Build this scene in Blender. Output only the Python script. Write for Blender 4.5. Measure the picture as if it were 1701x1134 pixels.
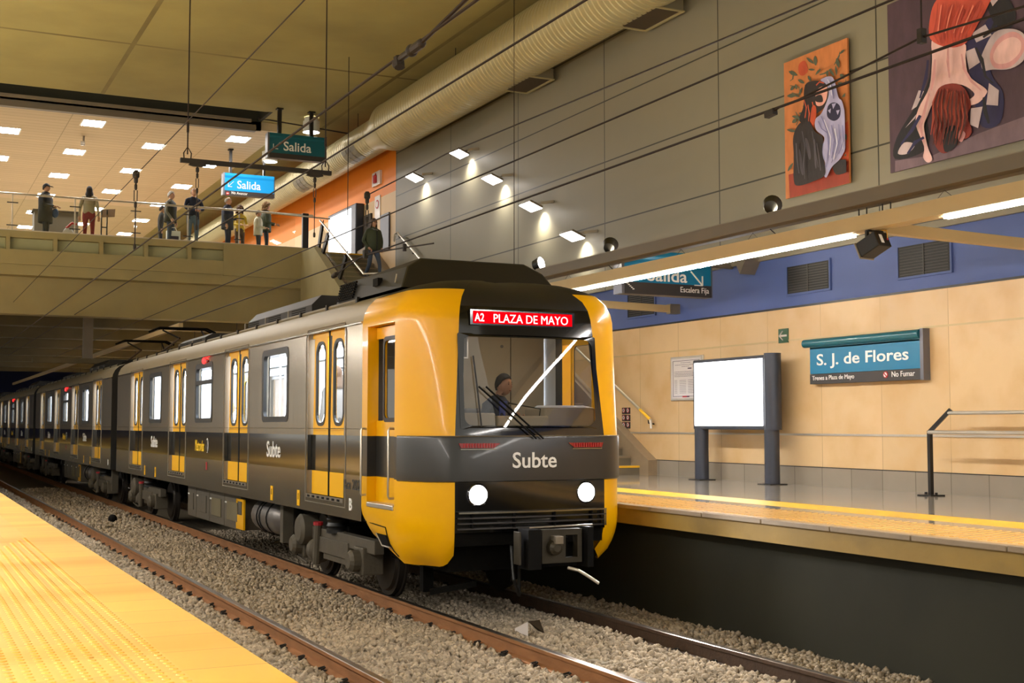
import bpy, bmesh, math, random
import numpy as np
from mathutils import Vector, Matrix
R = random.Random(7)
PI = math.pi
V = Vector
scn = bpy.context.scene
for _o in list(bpy.data.objects): bpy.data.objects.remove(_o)
COL = scn.collection

# ---------------------------------------------------------------- camera
# world: X across the tracks, Y along them (away from the camera), Z up, platforms at z = 0, rail heads at -1.1
W_, H_, F_ = 1701.0, 1134.0, 2110.0
YAW, PITCH, CAMZ = math.radians(25.8719), math.radians(3.769), 0.9
CW = V((math.sin(YAW)*math.cos(PITCH), math.cos(YAW)*math.cos(PITCH), math.sin(PITCH)))
CR = V((math.cos(YAW), -math.sin(YAW), 0)); CU = CR.cross(CW)
cam = bpy.data.cameras.new('camera'); camo = bpy.data.objects.new('camera', cam); COL.objects.link(camo)
cam.sensor_width = 36.0; cam.lens = F_/W_*36.0; cam.clip_start = 0.05; cam.clip_end = 400
camo.matrix_world = Matrix(((CR.x, CU.x, -CW.x, 0), (CR.y, CU.y, -CW.y, 0), (CR.z, CU.z, -CW.z, CAMZ), (0, 0, 0, 1)))
scn.camera = camo
def ray(x, y): return CR*((x-W_/2)/F_) - CU*((y-H_/2)/F_) + CW
def at(x, y, ax, val):                       # point of the place seen at photo position x, y on the plane X/Y/Z = val
    d = ray(x, y); i = 'XYZ'.index(ax); t = (val - (CAMZ if i == 2 else 0))/d[i]
    return V((d.x*t, d.y*t, d.z*t + CAMZ))

# ---------------------------------------------------------------- world, colour management
wd = bpy.data.worlds.new('world'); scn.world = wd; wd.use_nodes = True
wd.node_tree.nodes['Background'].inputs[0].default_value = (1.0, 0.95, 0.83, 1)
wd.node_tree.nodes['Background'].inputs[1].default_value = 0.50
vs = scn.view_settings; vs.view_transform = 'Standard'; vs.look = 'None'; vs.exposure = 1.0; vs.gamma = 1.0; vs.use_curve_mapping = False
TUBE, PANEL, SALOON, SPOT, UPL, BOXL = 62.0, 44.0, 14.0, 110.0, 110.0, 2.2      # lamp strengths
scn.cycles.max_bounces = 6; scn.cycles.diffuse_bounces = 4; scn.cycles.glossy_bounces = 3; scn.cycles.transparent_max_bounces = 12
scn.cycles.sample_clamp_indirect = 4.0; scn.cycles.caustics_reflective = False; scn.cycles.caustics_refractive = False
scn.cycles.use_denoising = True

# ---------------------------------------------------------------- materials (all procedural)
def lin(h):
    r, g, b = [int(h[i:i+2], 16)/255 for i in (0, 2, 4)]
    f = lambda c: c/12.92 if c <= 0.04045 else ((c+0.055)/1.055)**2.4
    return (f(r), f(g), f(b), 1)
M = {}
def mat(name, hexc, rough=0.6, metal=0.0, var=0.10, scale=6.0, bump=0.0, bscale=40.0, coat=0.0, stretch=None, spec=0.5):
    m = bpy.data.materials.new(name); m.use_nodes = True; nt = m.node_tree; p = nt.nodes['Principled BSDF']
    c = lin(hexc); tc = nt.nodes.new('ShaderNodeTexCoord'); src = tc.outputs['Object']
    if stretch:
        mp = nt.nodes.new('ShaderNodeMapping'); mp.inputs['Scale'].default_value = stretch
        nt.links.new(src, mp.inputs['Vector']); src = mp.outputs[0]
    n = nt.nodes.new('ShaderNodeTexNoise'); n.inputs['Scale'].default_value = scale; n.inputs['Detail'].default_value = 4
    nt.links.new(src, n.inputs['Vector'])
    mx = nt.nodes.new('ShaderNodeMix'); mx.data_type = 'RGBA'
    mx.inputs[6].default_value = tuple(v*(1-var) for v in c[:3]) + (1,); mx.inputs[7].default_value = tuple(min(1, v*(1+var)) for v in c[:3]) + (1,)
    nt.links.new(n.outputs['Fac'], mx.inputs[0]); nt.links.new(mx.outputs[2], p.inputs['Base Color'])
    p.inputs['Roughness'].default_value = rough; p.inputs['Metallic'].default_value = metal
    p.inputs['Specular IOR Level'].default_value = spec
    if coat: p.inputs['Coat Weight'].default_value = coat; p.inputs['Coat Roughness'].default_value = 0.06
    if bump:
        n2 = nt.nodes.new('ShaderNodeTexNoise'); n2.inputs['Scale'].default_value = bscale; n2.inputs['Detail'].default_value = 5
        nt.links.new(src, n2.inputs['Vector'])
        b = nt.nodes.new('ShaderNodeBump'); b.inputs['Strength'].default_value = bump; b.inputs['Distance'].default_value = 0.02
        nt.links.new(n2.outputs['Fac'], b.inputs['Height']); nt.links.new(b.outputs[0], p.inputs['Normal'])
    m['mx'] = 1; M[name] = m
    return m
def nodes(m):
    nt = m.node_tree; return nt, nt.nodes['Principled BSDF'], next(n for n in nt.nodes if n.type == 'MIX')
def emis(name, rgb, s, base=(0.05, 0.05, 0.05)):
    m = bpy.data.materials.new(name); m.use_nodes = True; p = m.node_tree.nodes['Principled BSDF']
    p.inputs['Base Color'].default_value = tuple(base)+(1,); p.inputs['Emission Color'].default_value = tuple(rgb)+(1,); p.inputs['Emission Strength'].default_value = s; p.inputs['Specular IOR Level'].default_value = 0.0
    M[name] = m; return m
def glass(name, tint=(1, 1, 1), refl=0.04, rough=0.02, haze=0.0, hazec=(0.8, 0.8, 0.8)):
    m = bpy.data.materials.new(name); m.use_nodes = True; nt = m.node_tree; nt.nodes.remove(nt.nodes['Principled BSDF'])
    t = nt.nodes.new('ShaderNodeBsdfTransparent'); t.inputs[0].default_value = tuple(tint)+(1,)
    g = nt.nodes.new('ShaderNodeBsdfGlossy'); g.inputs['Roughness'].default_value = rough
    fr = nt.nodes.new('ShaderNodeLayerWeight'); pw = nt.nodes.new('ShaderNodeMath'); pw.operation = 'POWER'; pw.inputs[1].default_value = 4.0
    nt.links.new(fr.outputs['Facing'], pw.inputs[0])
    ad = nt.nodes.new('ShaderNodeMath'); ad.operation = 'MULTIPLY_ADD'; ad.inputs[1].default_value = 0.85; ad.inputs[2].default_value = refl
    nt.links.new(pw.outputs[0], ad.inputs[0])
    mx = nt.nodes.new('ShaderNodeMixShader'); nt.links.new(ad.outputs[0], mx.inputs[0]); nt.links.new(t.outputs[0], mx.inputs[1]); nt.links.new(g.outputs[0], mx.inputs[2])
    last = mx.outputs[0]
    if haze:
        d = nt.nodes.new('ShaderNodeBsdfDiffuse'); d.inputs[0].default_value = tuple(hazec)+(1,)
        m2 = nt.nodes.new('ShaderNodeMixShader'); m2.inputs[0].default_value = haze; nt.links.new(last, m2.inputs[1]); nt.links.new(d.outputs[0], m2.inputs[2]); last = m2.outputs[0]
    nt.links.new(last, nt.nodes['Material Output'].inputs[0]); M[name] = m; return m
def tiles(name, col, mortar, bw, bh, axes, ms=0.012, offset=0.0, rough=0.6, var=0.12, squash=1.0, shift=(0, 0), coat=0, bumpn=0.0):
    """brick-texture panels; axes = which object axes run along the brick's width and height"""
    m = mat(name, col, rough, var=var, scale=3.0, coat=coat, bump=bumpn, bscale=25); nt, p, mx = nodes(m)
    tc = nt.nodes.new('ShaderNodeTexCoord'); sp = nt.nodes.new('ShaderNodeSeparateXYZ'); cb = nt.nodes.new('ShaderNodeCombineXYZ')
    nt.links.new(tc.outputs['Object'], sp.inputs[0])
    for k in (0, 1):
        a = nt.nodes.new('ShaderNodeMath'); a.operation = 'ADD'; a.inputs[1].default_value = shift[k]
        nt.links.new(sp.outputs['XYZ'.index(axes[k])], a.inputs[0]); nt.links.new(a.outputs[0], cb.inputs[k])
    br = nt.nodes.new('ShaderNodeTexBrick'); br.offset = offset; br.squash = squash
    br.inputs['Scale'].default_value = 1.0; br.inputs['Brick Width'].default_value = bw; br.inputs['Row Height'].default_value = bh
    br.inputs['Mortar Size'].default_value = ms; br.inputs['Mortar Smooth'].default_value = 0.1
    br.inputs['Color1'].default_value = (1-var,)*3+(1,); br.inputs['Color2'].default_value = (1+var,)*3+(1,)
    c = lin(col); mo = lin(mortar); br.inputs['Mortar'].default_value = tuple(mo[i]/max(c[i], 1e-3) for i in range(3))+(1,)
    nt.links.new(cb.outputs[0], br.inputs['Vector'])
    mu = nt.nodes.new('ShaderNodeMix'); mu.data_type = 'RGBA'; mu.blend_type = 'MULTIPLY'; mu.inputs[0].default_value = 1.0
    nt.links.new(mx.outputs[2], mu.inputs[6]); nt.links.new(br.outputs['Color'], mu.inputs[7]); nt.links.new(mu.outputs[2], p.inputs['Base Color'])
    return m
def tint_noise(m, hexc, scale, lo, hi, stretch=(1, 1, 1)):
    """stains: mix another colour in where a large noise is high"""
    nt, p, mx = nodes(m); src = p.inputs['Base Color'].links[0].from_socket
    tc = nt.nodes.new('ShaderNodeTexCoord'); mp = nt.nodes.new('ShaderNodeMapping'); mp.inputs['Scale'].default_value = stretch
    n = nt.nodes.new('ShaderNodeTexNoise'); n.inputs['Scale'].default_value = scale; n.inputs['Detail'].default_value = 6
    r = nt.nodes.new('ShaderNodeMapRange'); r.inputs[1].default_value = lo; r.inputs[2].default_value = hi
    x = nt.nodes.new('ShaderNodeMix'); x.data_type = 'RGBA'; x.inputs[7].default_value = lin(hexc)
    nt.links.new(tc.outputs['Object'], mp.inputs[0]); nt.links.new(mp.outputs[0], n.inputs['Vector']); nt.links.new(n.outputs['Fac'], r.inputs[0])
    nt.links.new(r.outputs[0], x.inputs[0]); nt.links.new(src, x.inputs[6]); nt.links.new(x.outputs[2], p.inputs['Base Color'])
def domes(m, pitch, height, strip=None):
    """raised truncated domes of tactile paving as a bump"""
    nt, p, mx = nodes(m); tc = nt.nodes.new('ShaderNodeTexCoord')
    v = nt.nodes.new('ShaderNodeTexVoronoi'); v.inputs['Scale'].default_value = 1.0/pitch; v.inputs['Randomness'].default_value = 0.0; v.voronoi_dimensions = '2D'
    nt.links.new(tc.outputs['Object'], v.inputs['Vector'])
    r = nt.nodes.new('ShaderNodeMapRange'); r.inputs[1].default_value = 0.36; r.inputs[2].default_value = 0.16
    nt.links.new(v.outputs['Distance'], r.inputs[0])
    b = nt.nodes.new('ShaderNodeBump'); b.inputs['Strength'].default_value = 1.0; b.inputs['Distance'].default_value = height
    nt.links.new(r.outputs[0], b.inputs['Height']); nt.links.new(b.outputs[0], p.inputs['Normal'])

mat('steel_body', '9c907c', 0.24, 0.85, 0.12, 1.5, 0.10, 4.0, stretch=(1, 1.6, .12))
mat('steel_roof', '9c937f', 0.42, 0.35, 0.12, 1.5)
mat('belt', '24231f', 0.16, 0.3, 0.1, 3.0, coat=0.6)
mat('belt_front', '2b2a28', 0.30, 0.1, 0.1, 3.0, coat=0.15)
mat('yellow', 'f4b500', 0.28, 0.0, 0.04, 2.0, coat=0.25, spec=0.35)
mat('door_yellow', 'ffbe00', 0.40, 0.0, 0.04, 2.0, coat=0.1, spec=0.3)
mat('gloss_black', '0b0a0a', 0.10, 0.0, 0.2, 3.0, coat=0.6)
mat('black', '0e0d0c', 0.75, 0.0, 0.25, 8.0, spec=0.15)
mat('rubber', '0d0d0d', 0.45, 0.0, 0.2, 10.0)
mat('dark_roof', '1c1a17', 0.5, 0.1, 0.25, 5.0)
mat('under_dark', '0d0c0a', 0.9, 0.0, 0.4, 6.0, 0.3, 20, spec=0.1)
mat('under_grey', '544d40', 0.65, 0.1, 0.25, 7.0, 0.2, 30)
mat('coupler_metal', '3a3428', 0.5, 0.3, 0.3, 12)
mat('tank', '6f6a66', 0.35, 0.4, 0.15, 5.0)
mat('wheel_steel', '2c2722', 0.5, 0.5, 0.3, 8.0)
mat('chrome', 'b9b4a8', 0.18, 1.0, 0.05, 5.0)
mat('white_paint', 'efeee8', 0.5, 0, 0.03, 5)
mat('text_white', 'f4f2ee', 0.5, 0, 0.02, 5)
mat('text_yellow', 'ffd21a', 0.5, 0, 0.02, 5)
mat('text_dark', '3a3630', 0.6, 0, 0.05, 5)
mat('lining', 'd9dde2', 0.5, 0, 0.03, 3)
mat('cab_beige', 'a89c84', 0.6, 0, 0.06, 3)
mat('cab_grey', '6d6a68', 0.6, 0, 0.08, 3)
mat('red_lens', '8e0d10', 0.2, 0, 0.2, 30, coat=0.5)
mat('red_paint', 'b3232a', 0.5, 0, 0.1, 10)
mat('wire', '241612', 0.6, 0.3, 0.2, 10)
mat('catenary', '2a2420', 0.6, 0.2, 0.2, 10)
mat('rust', '94663f', 0.8, 0.1, 0.40, 9.0, 0.3, 30, stretch=(1, .3, 1))
mat('rail_top', '8b8074', 0.28, 0.9, 0.2, 6.0)
mat('rail_dark', '4a3626', 0.7, 0.2, 0.4, 12.0, 0.3, 40)
mat('clip', '231f1b', 0.8, 0.1, 0.3, 15)
mat('sleeper', '8b8272', 0.9, 0, 0.2, 7, 0.3, 30)
mat('ballast', 'bcae9a', 0.9, 0, 0.45, 22.0, 0.2, 60)
nt_, p_, mx_ = nodes(M['ballast'])
tc_ = nt_.nodes.new('ShaderNodeTexCoord'); vo_ = nt_.nodes.new('ShaderNodeTexVoronoi'); vo_.inputs['Scale'].default_value = 16
nt_.links.new(tc_.outputs['Object'], vo_.inputs['Vector']); mu_ = nt_.nodes.new('ShaderNodeMix'); mu_.data_type = 'RGBA'; mu_.blend_type = 'MULTIPLY'; mu_.inputs[0].default_value = .75
sp_ = nt_.nodes.new('ShaderNodeSeparateColor'); rp_ = nt_.nodes.new('ShaderNodeValToRGB'); rp_.color_ramp.elements[0].color = (.32, .30, .27, 1); rp_.color_ramp.elements[1].color = (1.0, .97, .92, 1)
nt_.links.new(vo_.outputs['Color'], sp_.inputs[0]); nt_.links.new(sp_.outputs[0], rp_.inputs[0]); nt_.links.new(mx_.outputs[2], mu_.inputs[6]); nt_.links.new(rp_.outputs[0], mu_.inputs[7]); nt_.links.new(mu_.outputs[2], p_.inputs['Base Color'])
mat('ballast_bed', '80745f', 0.95, 0, 0.5, 40.0, 1.0, 60)
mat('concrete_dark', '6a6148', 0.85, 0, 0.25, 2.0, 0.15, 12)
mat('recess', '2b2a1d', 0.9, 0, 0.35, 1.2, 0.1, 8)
mat('fascia', '9a7c34', 0.7, 0, 0.25, 2.2, 0.1, 14)
tint_noise(M['fascia'], '6f5a2c', 1.6, 0.5, 0.75, (1, .6, 1))
mat('coping', '8f7c62', 0.6, 0, 0.15, 6, 0.1, 30)
mat('floor_grey', 'a59b8c', 0.14, 0, 0.10, 5.0, coat=0.6)
mat('stripe_yellow', 'f3bd2e', 0.35, 0, 0.08, 5)
tiles('tact_right', 'efc476', 'd9ab5c', 0.4, 0.4, 'YX', 0.006, 0, 0.28, 0.06, coat=0.8)
tiles('tact_left', 'e8b548', 'd6a440', 0.4, 0.4, 'YX', 0.005, 0, 0.5, 0.07, bumpn=0.0)
tiles('tact_edge', 'eab43c', 'cf972b', 0.40, 3.0, 'YX', 0.006, 0, 0.5, 0.09, shift=(0, 1.0))
for k in ('tact_left', 'tact_edge'): tint_noise(M[k], 'dd9a0c', 0.55, 0.52, 0.66, (.25, 1.6, 1))
tiles('stone_wall', 'd6b688', 'ad9066', 1.28, 3.4, 'YZ', 0.006, 0, 0.42, 0.05, shift=(0.35, 0.5))
tint_noise(M['stone_wall'], 'cba672', 1.5, 0.45, 0.7)
tiles('granite', '8d8272', '6a6152', 0.64, 0.6, 'YZ', 0.008, 0, 0.6, 0.08, shift=(0.35, 0.1), bumpn=0.05)
mat('blue_wall', '4b5f9c', 0.6, 0, 0.05, 2.0)
tiles('grey_panels', '7b7564', '2e2b24', 3.85, 1.21, 'YZ', 0.014, 0, 0.5, 0.03, shift=(-2.15, 0.0), bumpn=0.0)
mat('orange_wall', 'ec8406', 0.55, 0, 0.05, 2.0)
mat('cream_wall', 'd8b78a', 0.55, 0, 0.05, 2.0)
tiles('ceiling_conc', 'a3975f', '6f6138', 60.0, 6.5, 'YX', 0.06, 0, 0.85, 0.03, shift=(30, 1.75), bumpn=0.08)
tint_noise(M['ceiling_conc'], '8c8051', 0.35, 0.4, 0.7)
tiles('mezz_ceiling', 'c2ae8c', '9a8866', 2.1, 0.36, 'XY', 0.014, 0, 0.6, 0.04)
mat('mezz_floor', '9a8d78', 0.4, 0, 0.1, 4)
mat('mezz_conc', '9f946c', 0.8, 0, 0.15, 1.5, 0.12, 10)
mat('mezz_panel', 'adad88', 0.6, 0, 0.08, 3)
mat('duct', 'b0a47c', 0.38, 0.35, 0.06, 2.0)
mat('duct_grey', '7d7561', 0.5, 0.3, 0.1, 4)
mat('grey_metal', '83796a', 0.45, 0.4, 0.08, 3)
mat('beam_grey', '6e6558', 0.5, 0.2, 0.08, 3)
mat('rail_cream', 'c2aa7c', 0.45, 0.1, 0.06, 3)
mat('stainless', 'cfc8bb', 0.34, 0.75, 0.06, 8)
mat('post_black', '1b1815', 0.4, 0.2, 0.15, 9)
mat('anthracite', '3b3f4a', 0.4, 0.3, 0.08, 5)
mat('teal', '0474a0', 0.35, 0, 0.06, 3, coat=0.3)
mat('teal_dark', '0f5f70', 0.35, 0, 0.06, 3, coat=0.3)
mat('sign_dark', '34302f', 0.45, 0, 0.06, 5)
mat('sign_side', '6d6f78', 0.4, 0.5, 0.06, 5)
mat('paper', 'd8d0cc', 0.4, 0, 0.03, 4, coat=0.4)
mat('ink', '4b4056', 0.6, 0, 0.1, 20)
mat('green_sign', '1f4a2c', 0.5, 0, 0.05, 6)
mat('wood_sign', '6b4a24', 0.6, 0, 0.2, 6)
mat('step_stone', '6d6350', 0.6, 0, 0.2, 5, 0.1, 30)
mat('dark_brown', '3a2d1c', 0.8, 0, 0.2, 3)
mat('far_blue', '1c2550', 0.8, 0, 0.2, 1.0)
mat('vent_black', '0a0a0c', 0.6, 0, 0.2, 10)
emis('tube_light', (1.0, 0.96, 0.93), TUBE)
emis('fill_light', (1.0, 0.92, 0.68), 60.0)  # emission of the strips added to brighten the ceiling
emis('panel_light', (1.0, 0.95, 0.90), PANEL)
emis('saloon_light', (0.82, 0.90, 1.0), SALOON)
emis('lightbox', (0.97, 0.98, 1.0), BOXL)
emis('head_lamp', (1.0, 0.97, 1.0), 45.0)
emis('led_red', (1.0, 0.001, 0.006), 0.5, (0.02, 0, 0))
emis('led_text', (1.0, 0.70, 0.70), 1.0)
emis('red_glow', (1.0, 0.012, 0.012), 4.0)
emis('lamp_white', (1.0, 0.95, 0.9), 14.0)
emis('sign_glow', (0.005, 0.30, 0.72), 0.34, (0.02, .2, .4))
emis('sign_glow_text', (1.0, 1.0, 1.0), .6)
emis('cab_lamp', (1.0, 0.9, 0.72), 5.0)
glass('pane', (0.93, 0.96, 0.97), 0.05)
glass('windscreen', (0.80, 0.80, 0.82), 0.09, 0.012)
glass('rail_glass', (0.95, 0.97, 0.95), 0.03, 0.02)

# ---------------------------------------------------------------- mesh builder
class MB:
    def __init__(s): s.v = []; s.f = []; s.mi = []; s.mats = []
    def k(s, m):
        m = M[m] if isinstance(m, str) else m
        if m not in s.mats: s.mats.append(m)
        return s.mats.index(m)
    def poly(s, pts, m):
        b = len(s.v); s.v += [tuple(p) for p in pts]; s.f.append(tuple(range(b, b+len(pts)))); s.mi.append(s.k(m)); return s
    def mesh(s, vs, fs, m):
        b = len(s.v); k = s.k(m); s.v += [tuple(p) for p in vs]
        for f in fs: s.f.append(tuple(i+b for i in f)); s.mi.append(k)
        return s
    def box(s, x0, x1, y0, y1, z0, z1, m):
        vs = [(x, y, z) for z in (z0, z1) for y in (y0, y1) for x in (x0, x1)]
        return s.mesh(vs, [(0, 2, 3, 1), (4, 5, 7, 6), (0, 1, 5, 4), (2, 6, 7, 3), (0, 4, 6, 2), (1, 3, 7, 5)], m)
    def bar(s, p, q, w, h, m, up=(0, 0, 1)):
        p, q = V(p), V(q); d = (q-p).normalized(); u = V(up)
        if abs(d.dot(u)) > 0.98: u = V((0, 1, 0))
        sx = d.cross(u).normalized()*w/2; sz = sx.cross(d).normalized()*h/2
        vs = [p-sx-sz, p+sx-sz, p+sx+sz, p-sx+sz, q-sx-sz, q+sx-sz, q+sx+sz, q-sx+sz]
        return s.mesh(vs, [(3, 2, 1, 0), (4, 5, 6, 7), (0, 1, 5, 4), (1, 2, 6, 5), (2, 3, 7, 6), (3, 0, 4, 7)], m)
    def tube(s, path, r, m, n=8, caps=True):
        path = [V(p) for p in path]; N = len(path); rs = r if isinstance(r, (list, tuple)) else [r]*N
        b = len(s.v); k = s.k(m); ref = None
        for i, p in enumerate(path):
            d = (path[min(i+1, N-1)]-path[max(i-1, 0)]).normalized()
            if ref is None: ref = V((0, 0, 1)) if abs(d.z) < 0.9 else V((1, 0, 0))
            a = ref-d*ref.dot(d)
            a = a.normalized() if a.length > 1e-5 else d.orthogonal().normalized()
            ref = a; c = d.cross(a)
            for j in range(n):
                t = 2*PI*j/n; s.v.append(tuple(p+(a*math.cos(t)+c*math.sin(t))*rs[i]))
        for i in range(N-1):
            for j in range(n):
                j2 = (j+1) % n; s.f.append((b+i*n+j, b+i*n+j2, b+(i+1)*n+j2, b+(i+1)*n+j)); s.mi.append(k)
        if caps:
            s.f.append(tuple(b+j for j in reversed(range(n)))); s.f.append(tuple(b+(N-1)*n+j for j in range(n))); s.mi += [k, k]
        return s
    def lathe(s, prof, o, ax, m, n=20, caps=True):
        """prof = [(radius, distance along ax)]"""
        o = V(o); d = V(ax).normalized(); a = d.orthogonal().normalized(); c = d.cross(a); b = len(s.v); k = s.k(m)
        for r, t in prof:
            for j in range(n):
                w = 2*PI*j/n; s.v.append(tuple(o+d*t+(a*math.cos(w)+c*math.sin(w))*r))
        for i in range(len(prof)-1):
            for j in range(n):
                j2 = (j+1) % n; s.f.append((b+i*n+j, b+i*n+j2, b+(i+1)*n+j2, b+(i+1)*n+j)); s.mi.append(k)
        if caps:
            s.f.append(tuple(b+j for j in reversed(range(n)))); s.f.append(tuple(b+(len(prof)-1)*n+j for j in range(n))); s.mi += [k, k]
        return s
    def ball(s, c, r, m, nu=12, nv=8):
        r = r if isinstance(r, (tuple, list)) else (r, r, r); vs = []; fs = []
        for i in range(nv+1):
            th = PI*i/nv
            for j in range(nu):
                ph = 2*PI*j/nu; vs.append((c[0]+r[0]*math.sin(th)*math.cos(ph), c[1]+r[1]*math.sin(th)*math.sin(ph), c[2]+r[2]*math.cos(th)))
        for i in range(nv):
            for j in range(nu):
                j2 = (j+1) % nu; fs.append((i*nu+j, (i+1)*nu+j, (i+1)*nu+j2, i*nu+j2))
        return s.mesh(vs, fs, m)
    def prism(s, pts, dvec, m):
        """closed outline (3D points) pushed along dvec"""
        pts = [V(p) for p in pts]; d = V(dvec); n = len(pts)
        return s.mesh(pts+[p+d for p in pts], [tuple(reversed(range(n))), tuple(range(n, 2*n))]+[(i, (i+1) % n, (i+1) % n+n, i+n) for i in range(n)], m)
    def ring(s, outer, inner, m, dvec=None):
        n = len(outer); outer = [V(p) for p in outer]; inner = [V(p) for p in inner]
        s.mesh(outer+inner, [(i, (i+1) % n, (i+1) % n+n, i+n) for i in range(n)], m)
        if dvec is not None:
            d = V(dvec)
            s.mesh([p+d for p in outer]+[p+d for p in inner], [(i+n, (i+1) % n+n, (i+1) % n, i) for i in range(n)], m)
            s.mesh(inner+[p+d for p in inner], [(i, (i+1) % n, (i+1) % n+n, i+n) for i in range(n)], m)
            s.mesh(outer+[p+d for p in outer], [(i+n, (i+1) % n+n, (i+1) % n, i) for i in range(n)], m)
        return s
    def build(s, name, parent=None, smooth=False, bevel=0.0, solid=0.0, base=None, angle=35):
        me = bpy.data.meshes.new(name); off = wloc(parent) if parent else (V(base) if base else V((0, 0, 0)))
        me.from_pydata([(x-off.x, y-off.y, z-off.z) for x, y, z in s.v], [], s.f)
        for m in s.mats: me.materials.append(m)
        me.polygons.foreach_set('material_index', s.mi); me.update()
        if smooth:
            bm = bmesh.new(); bm.from_mesh(me); bmesh.ops.remove_doubles(bm, verts=bm.verts, dist=1e-5); bmesh.ops.recalc_face_normals(bm, faces=bm.faces); bm.to_mesh(me); bm.free()
            me.polygons.foreach_set('use_smooth', [True]*len(me.polygons))
            me.set_sharp_from_angle(angle=math.radians(angle))
        o = bpy.data.objects.new(name, me); COL.objects.link(o)
        if parent: o.parent = parent
        else: o.location = off
        if solid:
            md = o.modifiers.new('solid', 'SOLIDIFY'); md.thickness = solid; md.offset = 0
        if bevel:
            md = o.modifiers.new('bevel', 'BEVEL'); md.width = bevel; md.segments = 2; md.limit_method = 'ANGLE'; md.angle_limit = math.radians(50)
        return o
def wloc(o):
    p = V(o.location)
    while o.parent: o = o.parent; p += V(o.location)
    return p
def tag(o, label=None, cat=None, group=None, kind=None):
    if label: o['label'] = label
    if cat: o['category'] = cat
    if group: o['group'] = group
    if kind: o['kind'] = kind
    return o
def thing(name, label, cat, loc, group=None):
    o = bpy.data.objects.new(name, None); o.empty_display_size = 0.1; COL.objects.link(o); o.location = loc
    return tag(o, label, cat, group)
def struct(mb, name, **kw): return tag(mb.build(name, **kw), kind='structure')
def copy_tree(o, parent=None):
    c = o.copy(); COL.objects.link(c)
    if parent: c.parent = parent
    for ch in list(o.children): copy_tree(ch, c)
    return c
def rrect(cx, cy, w, h, r, n=5):
    r = min(r, w/2-1e-4, h/2-1e-4); out = []
    for sx, sy, a0 in ((1, 1, 0), (-1, 1, 90), (-1, -1, 180), (1, -1, 270)):
        for i in range(n+1):
            a = math.radians(a0+90*i/n); out.append((cx+sx*(w/2-r)+r*math.cos(a), cy+sy*(h/2-r)+r*math.sin(a)))
    return out
_tc = {}
def text(body, m, o, ux, uz, w, h, parent=None, bold=0.0, name='lettering', base=None, align='L', shear=0.0):
    """lettering as real relief: fitted to w x h (h = height of the whole string's box), o = lower left corner"""
    cu = bpy.data.curves.new('t', 'FONT'); cu.body = body; cu.offset = bold; cu.resolution_u = 3; cu.extrude = 0.004; cu.shear = shear; cu.fill_mode = 'BOTH'
    t = bpy.data.objects.new('t', cu); COL.objects.link(t); bpy.context.view_layer.update()
    me = bpy.data.meshes.new_from_object(t.evaluated_get(bpy.context.evaluated_depsgraph_get()))
    bpy.data.objects.remove(t); bpy.data.curves.remove(cu)
    xs = [v.co.x for v in me.vertices]; ys = [v.co.y for v in me.vertices]
    x0, x1, y0, y1 = min(xs), max(xs), min(ys), max(ys); o, ux, uz = V(o), V(ux).normalized(), V(uz).normalized(); nn = ux.cross(uz)
    mb = MB(); vs = [o+ux*((v.co.x-x0)/(x1-x0)*w)+uz*((v.co.y-y0)/(y1-y0)*h)+nn*(v.co.z*0.6) for v in me.vertices]
    mb.mesh(vs, [tuple(p.vertices) for p in me.polygons], m); bpy.data.meshes.remove(me)
    return mb.build(name, parent, base=base)
# ================================================================= the train
XC, HW = 6.05, 1.30                                             # track centre, half width of a car
ZB1, ZB2, ZBOT, ZSH = 0.33, 0.78, -0.18, 2.05                   # dark belt, body bottom, roof shoulder
SIDE_D = [(2.05, 0), (2.15, .02), (2.25, .07), (2.34, .16), (2.41, .32), (2.46, .55), (2.49, .85), (2.51, 1.29)]
FRONT_D = [(-1, 0), (.78, 0), (.87, .010), (1.2, .049), (1.5, .085), (1.85, .127), (2.0, .147), (2.05, .155), (2.15, .185), (2.25, .25), (2.34, .37), (2.41, .52), (2.46, .70), (2.49, .90), (2.51, 1.10)]
def lerp_tab(t, z):
    if z <= t[0][0]: return t[0][1]
    for (a, b), (c, d) in zip(t, t[1:]):
        if z <= c: return b+(d-b)*(z-a)/(c-a)
    return t[-1][1]
def side_cells(mb, X, y0, y1, z0, z1, opens, zcuts, fmat, nrm, reveal, rmat):
    ys = sorted({y0, y1} | {o[0] for o in opens} | {o[1] for o in opens}); zs = sorted({z0, z1} | set(zcuts) | {o[2] for o in opens} | {o[3] for o in opens})
    ys = [y for y in ys if y0 <= y <= y1]; zs = [z for z in zs if z0 <= z <= z1]
    for a, b in zip(ys, ys[1:]):
        for c, d in zip(zs, zs[1:]):
            ym, zm = (a+b)/2, (c+d)/2
            if any(o[0] < ym < o[1] and o[2] < zm < o[3] for o in opens): continue
            q = [(X, a, c), (X, b, c), (X, b, d), (X, a, d)]
            mb.poly(q if nrm > 0 else q[::-1], fmat(zm))
    for a, b, c, d in opens:
        X2 = X-nrm*reveal
        for zz in sorted({c, d} | {k for k in (ZB1, ZB2) if c < k < d})[:-1]:
            z2 = min([k for k in (ZB1, ZB2, d) if k > zz]); mm = rmat((zz+z2)/2)
            mb.poly([(X, a, zz), (X2, a, zz), (X2, a, z2), (X, a, z2)], mm); mb.poly([(X, b, zz), (X, b, z2), (X2, b, z2), (X2, b, zz)], mm)
        mb.poly([(X, a, d), (X2, a, d), (X2, b, d), (X, b, d)], rmat(d)); mb.poly([(X, a, c), (X, b, c), (X2, b, c), (X2, a, c)], rmat(c))
belt_steel = lambda z: 'belt' if ZB1 < z < ZB2 else 'steel_body'

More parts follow.
